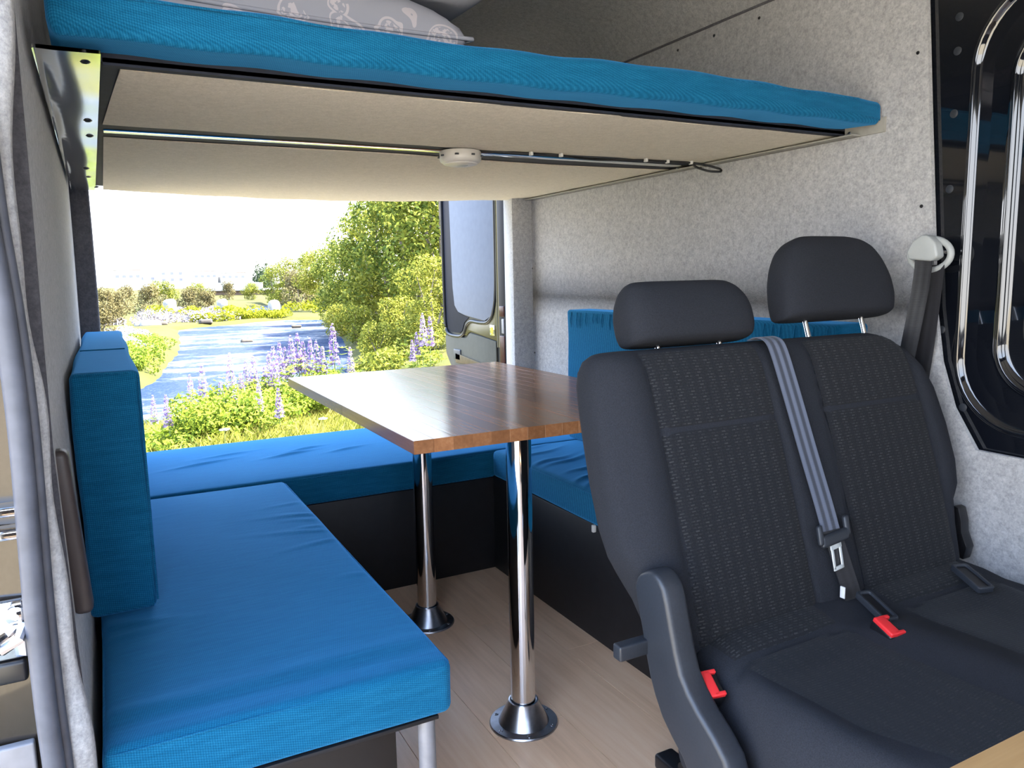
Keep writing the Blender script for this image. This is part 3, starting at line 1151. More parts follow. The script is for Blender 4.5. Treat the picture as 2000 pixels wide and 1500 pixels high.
def seam_d(x):
    d = 0.0
    for s_ in SEAMS:
        d -= 0.006 * ridge(x - s_, 0.006)
    # bolsters swell, panels slightly hollow
    d += 0.012 * ridge(x - 0.785, 0.04) + 0.012 * ridge(x - 1.575, 0.04) + 0.004 * ridge(x - 1.17, 0.05)
    return d


rows = [(-0.045, 0.81, 1.545, 0.030), (-0.03, 0.795, 1.555, 0.050), (0.0, 0.785, 1.563, 0.058), (0.07, 0.765, 1.572, 0.060), (0.12, 0.742, 1.585, 0.060), (0.15, 0.730, 1.612, 0.060),
        (0.20, 0.722, 1.628, 0.060), (0.28, 0.720, 1.628, 0.060), (0.36, 0.722, 1.617, 0.058), (0.41, 0.724, 1.595, 0.056), (0.45, 0.727, 1.562, 0.053), (0.475, 0.733, 1.530, 0.046), (0.492, 0.743, 1.500, 0.034), (0.500, 0.757, 1.480, 0.020), (0.503, 0.775, 1.46, 0.004)]
R = []
for a, b in zip(rows[:-1], rows[1:]):
    k = max(2, int((b[0] - a[0]) / 0.008))
    for i in range(k):
        t_ = i / k
        R.append(tuple(a[j] * (1 - t_) + b[j] * t_ for j in range(4)))
R.append(rows[-1])
NR = 200
rings = []
for (w, xl, xr, hb) in R:
    c, a = (xl + xr) / 2, (xr - xl) / 2
    ring = []
    for k in range(NR):
        th = 2 * math.pi * k / NR
        ex = 0.22
        xx = c + a * spow(math.cos(th), ex)
        dd = hb * spow(math.sin(th), 0.55)
        # sample more evenly across the flat faces
        ring.append((xx, dd))
    # resample by arc length so that the flat front is well sampled
    rr_ = np.array(ring + [ring[0]])
    sl = np.concatenate([[0], np.cumsum(np.hypot(*(np.diff(rr_, axis=0).T)))])
    tt = np.linspace(0, sl[-1], NR + 1)[:-1]
    xs_, ds_ = np.interp(tt, sl, rr_[:, 0]), np.interp(tt, sl, rr_[:, 1])
    out = []
    for xx, dd in zip(xs_, ds_):
        d = dd - BT
        if dd > 0:
            f = min(1, dd / (hb + 1e-6)) ** 2
            d += seam_d(xx) * f * min(1, hb / 0.05)
        out.append(tuple(O + WD * w + ND * d + Vector((xx, 0, 0))))
    rings.append(out)
m = MB()
m.rings(rings)
back = m.build('backrest', M['seat'], seat, smooth=180)


def front_pt(x, w, lift=0.002):
    hb = np.interp(w, [r_[0] for r_ in rows], [r_[3] for r_ in rows])
    xl = np.interp(w, [r_[0] for r_ in rows], [r_[1] for r_ in rows])
    xr = np.interp(w, [r_[0] for r_ in rows], [r_[2] for r_ in rows])
    c, a = (xl + xr) / 2, (xr - xl) / 2
    cc = min(1, abs((x - c) / a)) ** (1 / 0.22)
    dd = hb * max(0, 1 - min(1, cc) ** 2) ** (0.5 * 0.55)
    return O + WD * w + ND * (dd - BT + lift) + Vector((x, 0, 0))


for (xa, xb) in ((SEAMS[0], SEAMS[1]), (SEAMS[2], SEAMS[3])):
    P, U = [], []
    n1, n2 = 40, 90
    for j in range(n2 + 1):
        w = -0.02 + (0.488 + 0.02) * j / n2
        rowp, rowu = [], []
        for i in range(n1 + 1):
            t_ = i / n1
            xx = xa + (xb - xa) * t_
            lift = 0.0045 * min(1, min(t_, 1 - t_) * 12) ** 0.5 - 0.0015 - 0.006 * ridge(w - 0.345, 0.005)
            rowp.append(tuple(front_pt(xx, w, lift)))
            rowu.append((xx, w))
        P.append(rowp)
        U.append(rowu)
    q = MB()
    q.grid(P, U)
    q.build('backrest_panel', M['seat_pattern'], seat, smooth=180)


# head restraints: loft along w with rounded section
def headrest(cx_, rows, posts, depth_c):
    m = MB()
    rg = []
    for (w, xl, xr, hb) in rows:
        c, a = (xl + xr) / 2, (xr - xl) / 2
        rg.append([tuple(O + WD * w + ND * (depth_c + hb * spow(math.sin(2 * math.pi * k / 64), 0.6)) + Vector((c + a * spow(math.cos(2 * math.pi * k / 64), 0.42), 0, 0))) for k in range(64)])
    m.rings(rg)
    h = m.build('head_restraint', M['seat'], seat, smooth=180)
    for px_ in posts:
        q = MB()
        a0, a1 = O + WD * 0.46 + ND * depth_c, O + WD * (rows[0][0] + 0.03) + ND * depth_c
        q.tube([a0 + Vector((px_, 0, 0)), a1 + Vector((px_, 0, 0))], 0.0055, 12)
        q.build('post', M['chrome'], h)
    return h


def dense(rows, k=4):
    a = np.array(rows, float)
    t = np.arange(len(a))
    T = np.linspace(0, len(a) - 1, (len(a) - 1) * k + 1)
    o = np.stack([np.interp(T, t, a[:, j]) for j in range(a.shape[1])], 1)
    for _ in range(2):
        o[1:-1] = (o[:-2] + 2 * o[1:-1] + o[2:]) / 4
    return [tuple(r_) for r_ in o]


headrest(0.975, dense([(0.507, 0.850, 1.098, 0.004), (0.508, 0.836, 1.114, 0.030), (0.515, 0.829, 1.123, 0.046), (0.535, 0.826, 1.128, 0.052), (0.565, 0.827, 1.128, 0.052), (0.59, 0.832, 1.123, 0.046), (0.612, 0.842, 1.110, 0.035), (0.626, 0.856, 1.092, 0.020), (0.630, 0.875, 1.07, 0.003)]), (0.90, 1.05), -0.05)
headrest(1.39, dense([(0.538, 1.235, 1.530, 0.004), (0.539, 1.222, 1.545, 0.028), (0.547, 1.219, 1.556, 0.044), (0.58, 1.224, 1.564, 0.050), (0.62, 1.232, 1.564, 0.050), (0.66, 1.248, 1.553, 0.046), (0.69, 1.268, 1.535, 0.040), (0.708, 1.29, 1.513, 0.030), (0.719, 1.32, 1.48, 0.016), (0.722, 1.36, 1.44, 0.003)]), (1.295, 1.468), -0.05)

# seat cushion: loft along y
crow = [(0.985, 0.86, 1.56, 0.06), (0.975, 0.83, 1.59, 0.115), (0.95, 0.805, 1.605, 0.13), (0.90, 0.800, 1.615, 0.135), (0.85, 0.806, 1.617, 0.135), (0.80, 0.802, 1.620, 0.135), (0.72, 0.795, 1.620, 0.135), (0.64, 0.807, 1.62, 0.135), (0.56, 0.845, 1.615, 0.135), (0.50, 0.892, 1.60, 0.132), (0.46, 0.94, 1.58, 0.12), (0.44, 0.99, 1.55, 0.09), (0.432, 1.05, 1.50, 0.03)]


def cush_top(x, y):
    z = 0.0
    z += -0.016 * ridge(x - 0.965, 0.12) * min(1, max(0, (0.86 - y) / 0.06))
    z += -0.016 * ridge(x - 1.39, 0.12) * min(1, max(0, (0.86 - y) / 0.06))
    z += 0.014 * ridge(x - 1.17 - 0.10 * max(0, 0.8 - y), 0.055) * min(1, max(0, (0.86 - y) / 0.05))
    z += 0.012 * ridge(x - 0.835 - 0.1 * max(0, 0.65 - y), 0.035) * min(1, max(0, (0.88 - y) / 0.08))
    for s_ in (0.965, 1.39):
        z += -0.006 * ridge(y - 0.865 + 0.02 * ((x - s_) / 0.13) ** 2, 0.007) * (1 if abs(x - s_) < 0.135 else 0)
    z += 0.022 * min(1, max(0, (y - 0.86) / 0.09))
    return z


R = []
for a, b in zip(crow[:-1], crow[1:]):
    k = max(3, int((a[0] - b[0]) / 0.008))
    for i in range(k):
        t_ = i / k
        R.append(tuple(a[j] * (1 - t_) + b[j] * t_ for j in range(4)))
R.append(crow[-1])
rings = []
ZC = 0.318
for (y, xl, xr, hb) in R:
    c, a = (xl + xr) / 2, (xr - xl) / 2
    ring = [(c + a * spow(math.cos(2 * math.pi * k / 240), 0.2), hb * spow(math.sin(2 * math.pi * k / 240), 0.5)) for k in range(240)]
    rr_ = np.array(ring + [ring[0]])
    sl = np.concatenate([[0], np.cumsum(np.hypot(*(np.diff(rr_, axis=0).T)))])
    tt = np.linspace(0, sl[-1], 241)[:-1]
    xs_, ds_ = np.interp(tt, sl, rr_[:, 0]), np.interp(tt, sl, rr_[:, 1])
    rings.append([(xx, y, ZC + dd + (cush_top(xx, y) * (dd / hb) ** 2 if dd > 0 else 0)) for xx, dd in zip(xs_, ds_)])
m = MB()
m.rings(rings)
m.build('seat_cushion_base', M['seat'], seat, smooth=180)


def cush_pt(x, y, lift):
    ys_ = [r_[0] for r_ in crow][::-1]
    hb = np.interp(y, ys_, [r_[3] for r_ in crow][::-1])
    xl = np.interp(y, ys_, [r_[1] for r_ in crow][::-1])
    xr = np.interp(y, ys_, [r_[2] for r_ in crow][::-1])
    c, a = (xl + xr) / 2, (xr - xl) / 2
    cc = min(1, abs((x - c) / a)) ** (1 / 0.2)
    dd = hb * max(0, 1 - min(1, cc) ** 2) ** 0.25
    return (x, y, ZC + dd + cush_top(x, y) * (dd / hb) ** 2 + lift)


for (xa, xb) in ((0.835, 1.098), (1.242, 1.53)):
    for (ya, yb, mt, nm) in ((0.868, 0.968, 'seat_pattern', 'cushion_rear_panel'), (0.455, 0.862, 'seat_pan', 'cushion_panel')):
        P, U = [], []
        for j in range(41):
            y = ya + (yb - ya) * j / 40
            rp, ru = [], []
            for i in range(31):
                t_ = i / 30
                xl_ = max(xa, np.interp(y, [0.43, 0.5, 0.65, 1.0], [1.03, 0.955, 0.872, 0.835])) if xa < 1 else xa + 0.10 * max(0, 0.8 - y)
                xr_ = xb + (0.06 * max(0, 0.8 - y) if xa < 1 else 0)
                x = xl_ + (xr_ - xl_) * t_
                e = min(1, min(t_, 1 - t_) * 10, min(j, 40 - j) / 4)
                rp.append(cush_pt(x, y, 0.004 * e ** 0.5 - 0.0015))
                ru.append((x, y))
            P.append(rp)
            U.append(ru)
        q = MB()
        q.grid(P, U)
        q.build(nm, M[mt], seat, smooth=180)

# recliner side cover on the left (outline in y, z)
ol = [(0.955, 0.594), (0.943, 0.599), (0.930, 0.599), (0.917, 0.592), (0.905, 0.580), (0.896, 0.556), (0.886, 0.522), (0.875, 0.487), (0.863, 0.457), (0.846, 0.436), (0.824, 0.417), (0.790, 0.394), (0.765, 0.372), (0.75, 0.34), (0.735, 0.25), (0.76, 0.215), (0.80, 0.245), (0.835, 0.290),
      (0.861, 0.322), (0.887, 0.342), (0.910, 0.363), (0.929, 0.392), (0.942, 0.419), (0.953, 0.452), (0.963, 0.490), (0.974, 0.525), (0.982, 0.555), (0.981, 0.566), (0.976, 0.577), (0.967, 0.587)]
m = MB()
m.prism(ol, 0, 0.735, 0.778)
m.build('side_cover', M['plastic'], seat, bevel=0.009, bseg=4, smooth=50)
q = MB()
q.rbox((0.714, 0.955, 0.467), (0.066, 0.022, 0.026), 0.004, 2, (2, 1, 1))
q.build('fold_lever', M['plastic'], seat)
# right side hinge hardware
q = MB()
q.prism([(0.990, 0.555), (0.978, 0.552), (0.970, 0.525), (0.968, 0.50), (0.955, 0.47), (0.962, 0.44), (0.995, 0.45), (1.0, 0.52)], 0, 1.600, 1.628)
q.build('hinge_cover', M['plastic_black'], seat, bevel=0.003)
# metal feet
q = MB()
for (fx) in (0.84, 1.54):
    q.box(fx - 0.02, fx + 0.02, 0.47, 0.93, 0.13, 0.20, 0.004, 1)
    for fy in (0.52, 0.88):
        q.box(fx - 0.018, fx + 0.018, fy - 0.03, fy + 0.03, 0.0, 0.14, 0.004, 1)
q.box(0.84, 1.54, 0.62, 0.66, 0.15, 0.19, 0.003, 1)
q.build('seat_frame', M['plastic_black'], seat)
q = MB()
q.rbox((1.0, 1.185, 0.02), (0.05, 0.09, 0.035), 0.008, 2, (1, 1, 1))
q.tube([(1.0, 1.15, 0.03), (0.97, 1.0, 0.12), (0.95, 0.90, 0.20)], 0.014, 8)
q.tube([(0.985, 1.15, 0.045), (1.02, 1.15, 0.045)], 0.012, 10)
q.build('floor_latch', M['plastic_black'], seat)


# buckles
def buckle(c, tilt, yaw_, L_, label, body=True, s_=1.0):
    Rm = Matrix.Rotation(yaw_, 3, 'Z') @ Matrix.Rotation(tilt, 3, 'X')

    def tr(a, b, cc):
        v = Rm @ Vector((a * s_, b * s_, cc * s_))
        return (c[0] + v.x, c[1] + v.y, c[2] + v.z)
    q = MB()
    q.rbox((0, 0, -L_ / 2), (0.034, 0.046, L_), 0.004, 2, (1, 1, 3), fn=tr)
    b = q.build('buckle', M['plastic_black'], seat)
    b['label'] = label
    q = MB()
    q.rbox((-0.005, 0, 0.001), (0.022, 0.044, 0.010), 0.003, 2, (1, 1, 1), fn=tr)
    q.rbox((0.005, 0.0185, 0.001), (0.021, 0.007, 0.010), 0.002, 2, (1, 1, 1), fn=tr)
    q.rbox((0.005, -0.0185, 0.001), (0.021, 0.007, 0.010), 0.002, 2, (1, 1, 1), fn=tr)
    q.build('release_button', M['red'], b)


buckle((0.790, 0.855, 0.431), math.radians(32), math.radians(-10), 0.10, 'black buckle stalk with a red button beside the side cover')
buckle((1.135, 0.800, 0.466), math.radians(18), math.radians(-8), 0.05, 'black buckle with a red button sunk in the middle of the cushion')


# anchor slot bezels
def bezel(c, yaw_, sx_, sy_, tilt=0.25):
    Rm = Matrix.Rotation(yaw_, 3, 'Z') @ Matrix.Rotation(tilt, 3, 'X')

    def tr(p):
        v = Rm @ Vector(p)
        return (c[0] + v.x, c[1] + v.y, c[2] + v.z)
    out = rrect(-sx_, sx_, -sy_, sy_, 0.006, 4)
    sec = []
    for (ins, zz) in ((0.0, -0.006), (0.0, 0.003), (0.0015, 0.005), (0.005, 0.005), (0.0065, 0.003), (0.0065, -0.010)):
        sec.append([tr((a * (sx_ - ins) / sx_, b * (sy_ - ins) / sy_, zz)) for a, b in out])
    q = MB()
    q.rings(sec, cap=False)
    o = q.build('anchor_bezel', M['plastic'], seat, smooth=40)
    q = MB()
    q.add([tr((a * 0.8, b * 0.9, 0.0008)) for a, b in out], [tuple(range(len(out)))])
    q.build('anchor_slot', M['plastic_black'], o)


bezel((1.173, 0.853, 0.474), math.radians(-14), 0.016, 0.040)
bezel((1.452, 0.852, 0.470), math.radians(-18), 0.018, 0.040)


# webbing on the backrest
def webbing(path, wdir, width, name, parent, mat, thick=0.0014):
    P = [Vector(p) for p in path]
    q = MB()
    rows_, uv = [], []
    L_ = 0.0
    for i, p in enumerate(P):
        if i:
            L_ += (P[i] - P[i - 1]).length
        wd = Vector(wdir[i] if isinstance(wdir, list) else wdir).normalized()
        t_ = (P[min(i + 1, len(P) - 1)] - P[max(0, i - 1)]).normalized()
        nn_ = t_.cross(wd).normalized()
        rw, ru = [], []
        for k, (u, s2) in enumerate(((-1, 1), (-0.6, 1), (-0.2, 1), (0.2, 1), (0.6, 1), (1, 1), (1, -1), (0, -1), (-1, -1), (-1, 1))):
            rw.append(tuple(p + wd * (u * width / 2) + nn_ * (s2 * thick / 2)))
            ru.append(((u + 1) / 2, L_))
        rows_.append(rw)
        uv.append(ru)
    q.grid(rows_, uv)
    return q.build(name, mat, parent, smooth=40)


bx = [(1.126, 0.500, -0.03), (1.129, 0.503, -0.012), (1.132, 0.490, 0.010), (1.136, 0.46, 0.013), (1.144, 0.36, 0.014), (1.151, 0.26, 0.015), (1.158, 0.17, 0.017), (1.162, 0.12, 0.016)]
pb = [O + WD * w + ND * d + Vector((xx, 0, 0)) for xx, w, d in smooth_path(bx, 30)]
belt1 = webbing([tuple(p) for p in pb], (1, 0, 0), 0.047, 'lap_belt', seat, M['belt'])
bx2 = [(1.162, 0.12, 0.0175), (1.168, 0.08, 0.017), (1.176, 0.03, 0.016), (1.184, -0.01, 0.014), (1.190, -0.05, 0.006)]
pb2 = [O + WD * w + ND * d + Vector((xx, 0, 0)) for xx, w, d in smooth_path(bx2, 14)]
webbing([tuple(p) for p in pb2], (1, 0, 0), 0.046, 'lap_belt', seat, M['belt_dark'])  # lower end of the same belt, darker copy without the painted reflection


def loc_w(x, w, d):
    return O + WD * w + ND * d + Vector((x, 0, 0))


q = MB()


def tongue_tr(a, b, cc):
    ang = math.radians(6)
    a, b = a * 1.25, b * 1.25
    return tuple(loc_w(1.164 + a * math.cos(ang) + b * math.sin(ang), 0.118 - a * math.sin(ang) * -1 + b * math.cos(ang), 0.020 + cc))


q.rbox((0, -0.010, 0), (0.058, 0.018, 0.012), 0.005, 3, (2, 1, 1), fn=tongue_tr)
q.rbox((-0.029, 0.001, 0), (0.010, 0.030, 0.010), 0.004, 2, (1, 1, 1), fn=tongue_tr)
q.rbox((0.029, 0.001, 0), (0.010, 0.030, 0.010), 0.004, 2, (1, 1, 1), fn=tongue_tr)
tg = q.build('belt_tongue', M['plastic'], seat)
q = MB()
for (c_, s2) in (((-0.0085, -0.036, 0), (0.005, 0.038, 0.003)), ((0.0085, -0.036, 0), (0.005, 0.038, 0.003)), ((0, -0.053, 0), (0.022, 0.006, 0.003)), ((0, -0.021, 0), (0.024, 0.010, 0.003))):
    q.rbox(c_, s2, 0.0012, 1, (1, 1, 1), fn=tongue_tr)
q.build('tongue_plate', plain('pale_zinc_plate', (0.72, 0.76, 0.76), 0.35, 0.6, var=0.05), tg)
q = MB()
q.rbox((1.152, 0.908, 0.484), (0.003, 0.010, 0.022), 0.001, 1, (1, 1, 1))
q.build('care_tag', M['white_cloth'], seat)

# upper wall belt
wb = thing('wall_seat_belt', (1.63, 1.10, 1.10), 'black seat belt hanging from a grey anchor cover on the right wall', 'seat belt')
q = MB()
hexa = [(1.060, 1.093), (1.067, 1.122), (1.085, 1.139), (1.100, 1.142), (1.121, 1.129), (1.134, 1.106), (1.128, 1.088), (1.075, 1.083)]
q.prism(hexa, 0, 1.602, 1.630)
q.build('anchor_cover', M['grey_plastic'], wb, bevel=0.005, bseg=3, smooth=40)
q = MB()
lp = [(1.634, 1.098 + 0.048 * math.cos(a), 1.098 + 0.034 * math.sin(a)) for a in np.linspace(0, 2 * math.pi, 33)]
q.tube(lp, 0.0075, 8, cap=False, up=(1, 0, 0))
q.build('belt_guide', M['grey_plastic'], wb, smooth=180)
q = MB()
q.lathe((1.63, 1.098, 1.105), [(0.010, -0.01), (0.010, 0.04)], 14, 'x')
q.build('anchor_bolt', M['steel'], wb)
webbing([(1.610, 1.097, 1.088), (1.612, 1.098, 1.07), (1.616, 1.105, 1.02), (1.620, 1.120, 0.94), (1.624, 1.136, 0.86), (1.626, 1.150, 0.78), (1.628, 1.165, 0.70)], (0.15, 1, 0), 0.046, 'webbing', wb, M['belt_dark'])
webbing([(1.630, 1.082, 1.075), (1.634, 1.088, 1.02), (1.637, 1.096, 0.94), (1.639, 1.105, 0.86), (1.641, 1.115, 0.78), (1.642, 1.13, 0.70)], (0.1, 1, 0), 0.046, 'webbing', wb, M['belt_dark'])

# ------------------------------------------------------------------ kitchen counter corner at lower right
kc = thing('side_table', (0.75, -0.08, 0.0), 'honey-coloured wooden table top whose back edge shows at bottom right', 'table')
q = MB()
q.box(0.20, 1.30, -0.34, 0.19, 0.822, 0.85)
q.build('table_top', M['counter_wood'], kc, bevel=0.002)
q = MB()
q.lathe((0.80, -0.08, 0), [(0.14, 0.0), (0.14, 0.01), (0.04, 0.03), (0.03, 0.05), (0.03, 0.822)], 32)
q.build('added_pedestal', M['steel'], kc)  # unseen support, added in place of a cabinet so light reaches the floor

# ------------------------------------------------------------------ right rear door, swung open
dr = MB()
XD = 1.715


def door_shape():
    return [(3.405, -0.45), (3.395, 0.0), (3.388, 0.70), (3.388, 1.95), (4.03, 1.95), (4.065, 1.60), (4.075, 1.0), (4.072, 0.78), (4.055, 0.63), (3.97, 0.575), (3.93, 0.50), (3.90, -0.45)]


dr.prism(door_shape(), 0, XD, XD + 0.055)
door = struct(dr.build('door_2', M['door_paint'], bevel=0.012, bseg=3, smooth=50))
# raised inner frame around window recess: swept rim
wo = [(3.965, 1.90), (3.945, 1.30), (3.935, 1.016), (3.915, 0.915), (3.87, 0.880), (3.80, 0.868), (3.70, 0.858), (3.54, 0.845), (3.47, 0.870), (3.435, 0.93), (3.418, 1.05), (3.414, 1.90)]
q = MB()
q.prism(wo, 0, XD - 0.008, XD + 0.002)
q.build('window_board', M['white_panel'], door, bevel=0.003)
q = MB()
rim = [(XD - 0.004, a, b) for a, b in [(4.055, 1.90), (4.06, 1.4), (4.062, 1.0), (4.058, 0.80), (4.03, 0.755), (3.97, 0.745), (3.85, 0.745), (3.80, 0.765), (3.765, 0.815), (3.715, 0.838), (3.60, 0.832), (3.51, 0.835), (3.445, 0.875), (3.412, 0.96), (3.404, 1.10), (3.402, 1.90)]]
q.tube(smooth_path(rim, 80), 0.010, 8)
q.build('frame_rim', M['door_paint'], door, smooth=180)
q = MB()
rec = [(4.045, 1.90), (4.048, 1.0), (4.043, 0.82), (4.02, 0.775), (3.965, 0.765), (3.865, 0.765), (3.83, 0.78), (3.80, 0.825), (3.74, 0.855), (3.80, 0.862), (3.88, 0.878), (3.92, 0.92), (3.938, 1.02), (3.967, 1.90)]
q.prism(rec, 0, XD - 0.003, XD + 0.001)
q.build('frame_recess', plain('recess_shade_colour', (0.004, 0.006, 0.014), 0.4, spec=0.06), door)  # flat plate; shade of the deep recess is put into this colour
q = MB()
lowp = [(4.052, 0.742), (3.90, 0.742), (3.775, 0.744), (3.752, 0.752), (3.735, 0.768), (3.716, 0.773), (3.60, 0.765), (3.41, 0.748), (3.41, -0.40), (3.90, -0.40), (3.93, 0.52), (4.045, 0.64)]
q.prism(lowp, 0, XD - 0.010, XD + 0.002)
lt = q.build('lower_trim', M['trim_grey'], door, bevel=0.004)
q = MB()
q.prism([(3.90, 0.655), (3.56, 0.625), (3.42, 0.615), (3.42, 0.60), (3.58, 0.61), (3.90, 0.60)], 0, XD - 0.018, XD - 0.008)
q.build('grip_ledge', plain('tan_grip', (0.09, 0.07, 0.04), 0.6, spec=0.1), lt, bevel=0.003)
q = MB()
q.rbox((XD - 0.012, 3.88, 0.645), (0.012, 0.09, 0.06), 0.005, 2, (1, 1, 1))
q.build('grip_recess', M['plastic'], lt)
q = MB()
pan = [(3.80, 0.80), (3.755, 0.832), (3.70, 0.842), (3.56, 0.836), (3.50, 0.842), (3.44, 0.90), (3.41, 0.98), (3.402, 0.75), (3.716, 0.780), (3.745, 0.772), (3.765, 0.757), (3.82, 0.755)]
q.prism(pan, 0, XD - 0.005, XD + 0.002)
q.build('latch_panel', plain('reflected_olive_panel', (0.055, 0.048, 0.016), 0.35, 0.2, spec=0.3), door, bevel=0.002)  # olive is reflected greenery painted onto the black door body
q = MB()
q.box(XD - 0.010, XD - 0.004, 3.425, 3.475, 0.775, 0.828, 0.002, 1)
lc = q.build('latch', M['chrome'], door)
q = MB()
q.box(XD - 0.0115, XD - 0.0095, 3.436, 3.462, 0.785, 0.818)
q.build('latch_opening', plain('brass_latch', (0.5, 0.38, 0.05), 0.3, 0.7), lc)
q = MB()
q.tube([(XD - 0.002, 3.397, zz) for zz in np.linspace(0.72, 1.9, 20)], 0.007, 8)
q.build('door_edge_strip', plain('reflected_olive_edge', (0.05, 0.048, 0.022), 0.4, 0.0), door)  # black body edge with the reflected trees painted in as olive
# tail lamp and jamb beyond the pillar
q = MB()
q.box(1.655, 1.70, 3.20, 3.275, -0.35, 1.95)
tl = struct(q.build('trim_8', plain('black_body_edge', (0.006, 0.006, 0.008), 0.5, spec=0.1), bevel=0.004))
q = MB()
q.box(1.651, 1.66, 3.212, 3.262, 0.60, 0.79, 0.004, 2)
q.box(1.651, 1.66, 3.212, 3.262, 0.88, 0.93, 0.004, 2)
q.build('tail_lamp', M['lamp_red'], tl)
q = MB()
q.box(1.651, 1.66, 3.216, 3.240, 0.80, 0.87, 0.004, 2)
q.build('tail_lamp_white', M['grey_leg'], tl)

# ------------------------------------------------------------------ outdoors: terrain
WZ = -1.30
GZ = -0.55
river = [(-12, 12.0), (0, 12.4), (3, 12.8), (4.7, 15), (6.1, 21), (8.3, 30), (11.8, 45.5), (9.6, 47.5), (7.6, 46.3), (6.2, 44.6), (4.2, 43.4), (3.1, 41.6), (2.5, 33), (2.0, 27.8), (1.45, 24.5), (0.95, 20.6), (0.3, 18.4), (-2, 17.0), (-12, 16.4)]
chan = [(4.5, 60), (10, 56.5), (17, 66), (19, 78), (15, 80), (9, 66), (4.5, 63)]


def sdist(px_, py_, poly):
    P = np.array(poly, float)
    d = np.full(px_.shape, 1e9)
    ins = np.zeros(px_.shape, bool)
    for i in range(len(P)):
        a, b = P[i], P[(i + 1) % len(P)]
        e = b - a
        t = np.clip(((px_ - a[0]) * e[0] + (py_ - a[1]) * e[1]) / (e @ e), 0, 1)
        d = np.minimum(d, np.hypot(px_ - a[0] - t * e[0], py_ - a[1] - t * e[1]))
        c = ((a[1] > py_) != (b[1] > py_))
        with np.errstate(divide='ignore', invalid='ignore'):
            xi = (b[0] - a[0]) * (py_ - a[1]) / (b[1] - a[1]) + a[0]
        ins ^= c & (px_ < xi)
    return np.where(ins, -d, d)


def ground_h(x, y):
    x = np.asarray(x, float)
    y = np.asarray(y, float)
    d = np.minimum(sdist(x, y, river), sdist(x, y, chan))
    near = GZ - 0.36 * np.clip((y - 5.0) / 6.0, 0, 1) ** 1.2
    right = np.clip((x - 0.26 * y - 0.8) / 6.0, 0, 1) * np.clip((y - 13) / 8, 0, 1)
    far = -1.12 + 0.35 * np.clip((y - 55) / 60, 0, 1) + 1.3 * right
    isl = -1.05
    base = np.where(y < 14.5, near, far)
    t = np.clip((y - 13.0) / 6.0, 0, 1)
    base = near * (1 - t) + far * t
    base = np.where((x < 2.6) & (y > 15.5) & (y < 43), isl, base)
    h = np.where(d < 0, WZ - 0.25 * np.clip(-d, 0, 1.2), np.minimum(base, WZ + 0.02 + d * 0.55))
    h += 0.03 * np.sin(x * 2.1 + y * 0.7) * np.sin(y * 1.7) * np.clip(d, 0, 1)
    return h


def grid_terrain():
    xs_ = np.concatenate([np.linspace(-60, -9, 14), np.linspace(-8.5, 22, 110), np.linspace(24, 90, 18)])
    ys_ = np.concatenate([np.linspace(-30, 3, 14), np.linspace(3.5, 52, 130), np.linspace(54, 160, 36), np.linspace(170, 400, 8)])
    X, Y = np.meshgrid(xs_, ys_, indexing='ij')
    Z = ground_h(X, Y)
    v = np.stack([X, Y, Z], -1).reshape(-1, 3)
    n2 = len(ys_)
    i, j = np.meshgrid(np.arange(len(xs_) - 1), np.arange(n2 - 1), indexing='ij')
    a = (i * n2 + j).ravel()
    f = np.stack([a, a + n2, a + n2 + 1, a + 1], 1)
    return v, f


t = NT('soil_and_bounce_gravel')
n1 = t.noise(0.6, 4)
n2_ = t.noise(9, 4, 0.7)
gcol = t.ramp(n1, [(0.35, (0.035, 0.043, 0.008)), (0.6, (0.062, 0.058, 0.013))])
gcol = t.mix(t.math('MULTIPLY', n2_, 0.5), gcol, (0.035, 0.028, 0.014))
sxy = t.n('ShaderNodeSeparateXYZ')
t.l(t.co(), sxy.inputs[0])
gm = t.math('LESS_THAN', t.math('ADD', sxy.outputs[1], t.math('MULTIPLY', n2_, 1.5)), 6.8)
t.col(t.mix(gm, gcol, t.ramp(n2_, [(0.3, (0.27, 0.23, 0.16)), (0.7, (0.40, 0.345, 0.255))])))  # unseen ground by the van made pale for warm bounce light
t.set(rough=1.0, spec=0.1)
t.bump(n2_, 0.6, 0.05)
v, f = grid_terrain()
ter = struct(np_mesh('ground', v, f, t.m))
ter.data.shade_smooth()

# river water
t = NT('river_water')
w1 = t.noise(1.0, 5, 0.6, stretch=(0.9, 2.6, 1.0))
w2 = t.noise(0.28, 3, 0.6, stretch=(0.8, 2.2, 1.0))
w3 = t.noise(4.0, 4, 0.7, stretch=(0.8, 2.4, 1.0))
fo = t.math('ADD', t.math('MULTIPLY', w2, 0.62), t.math('MULTIPLY', w3, 0.38))
foam = t.ramp(fo, [(0.50, 0.0), (0.62, 1.0)])
t.col(t.mix(foam, (0.011, 0.021, 0.050), (0.13, 0.135, 0.14)))
t.set(rough=0.6, spec=0.0)
gl_ = t.n('ShaderNodeBsdfGlossy')
gl_.inputs['Roughness'].default_value = 0.16
mx_ = t.n('ShaderNodeMixShader')
mx_.inputs[0].default_value = 0.06
t.l(t.b.outputs[0], mx_.inputs[1])
t.l(gl_.outputs[0], mx_.inputs[2])
t.l(mx_.outputs[0], t.t.nodes['Material Output'].inputs[0])
t.bump(t.math('ADD', t.math('MULTIPLY', w1, 0.7), t.math('MULTIPLY', w3, 0.5)), 0.9, 0.25)
t.l(t.b.inputs['Normal'].links[0].from_socket, gl_.inputs['Normal'])
m = MB()
m.grid([[(xx, yy, WZ) for yy in np.linspace(10, 85, 12)] for xx in np.linspace(-14, 24, 8)])
wat = struct(m.build('river', t.m))

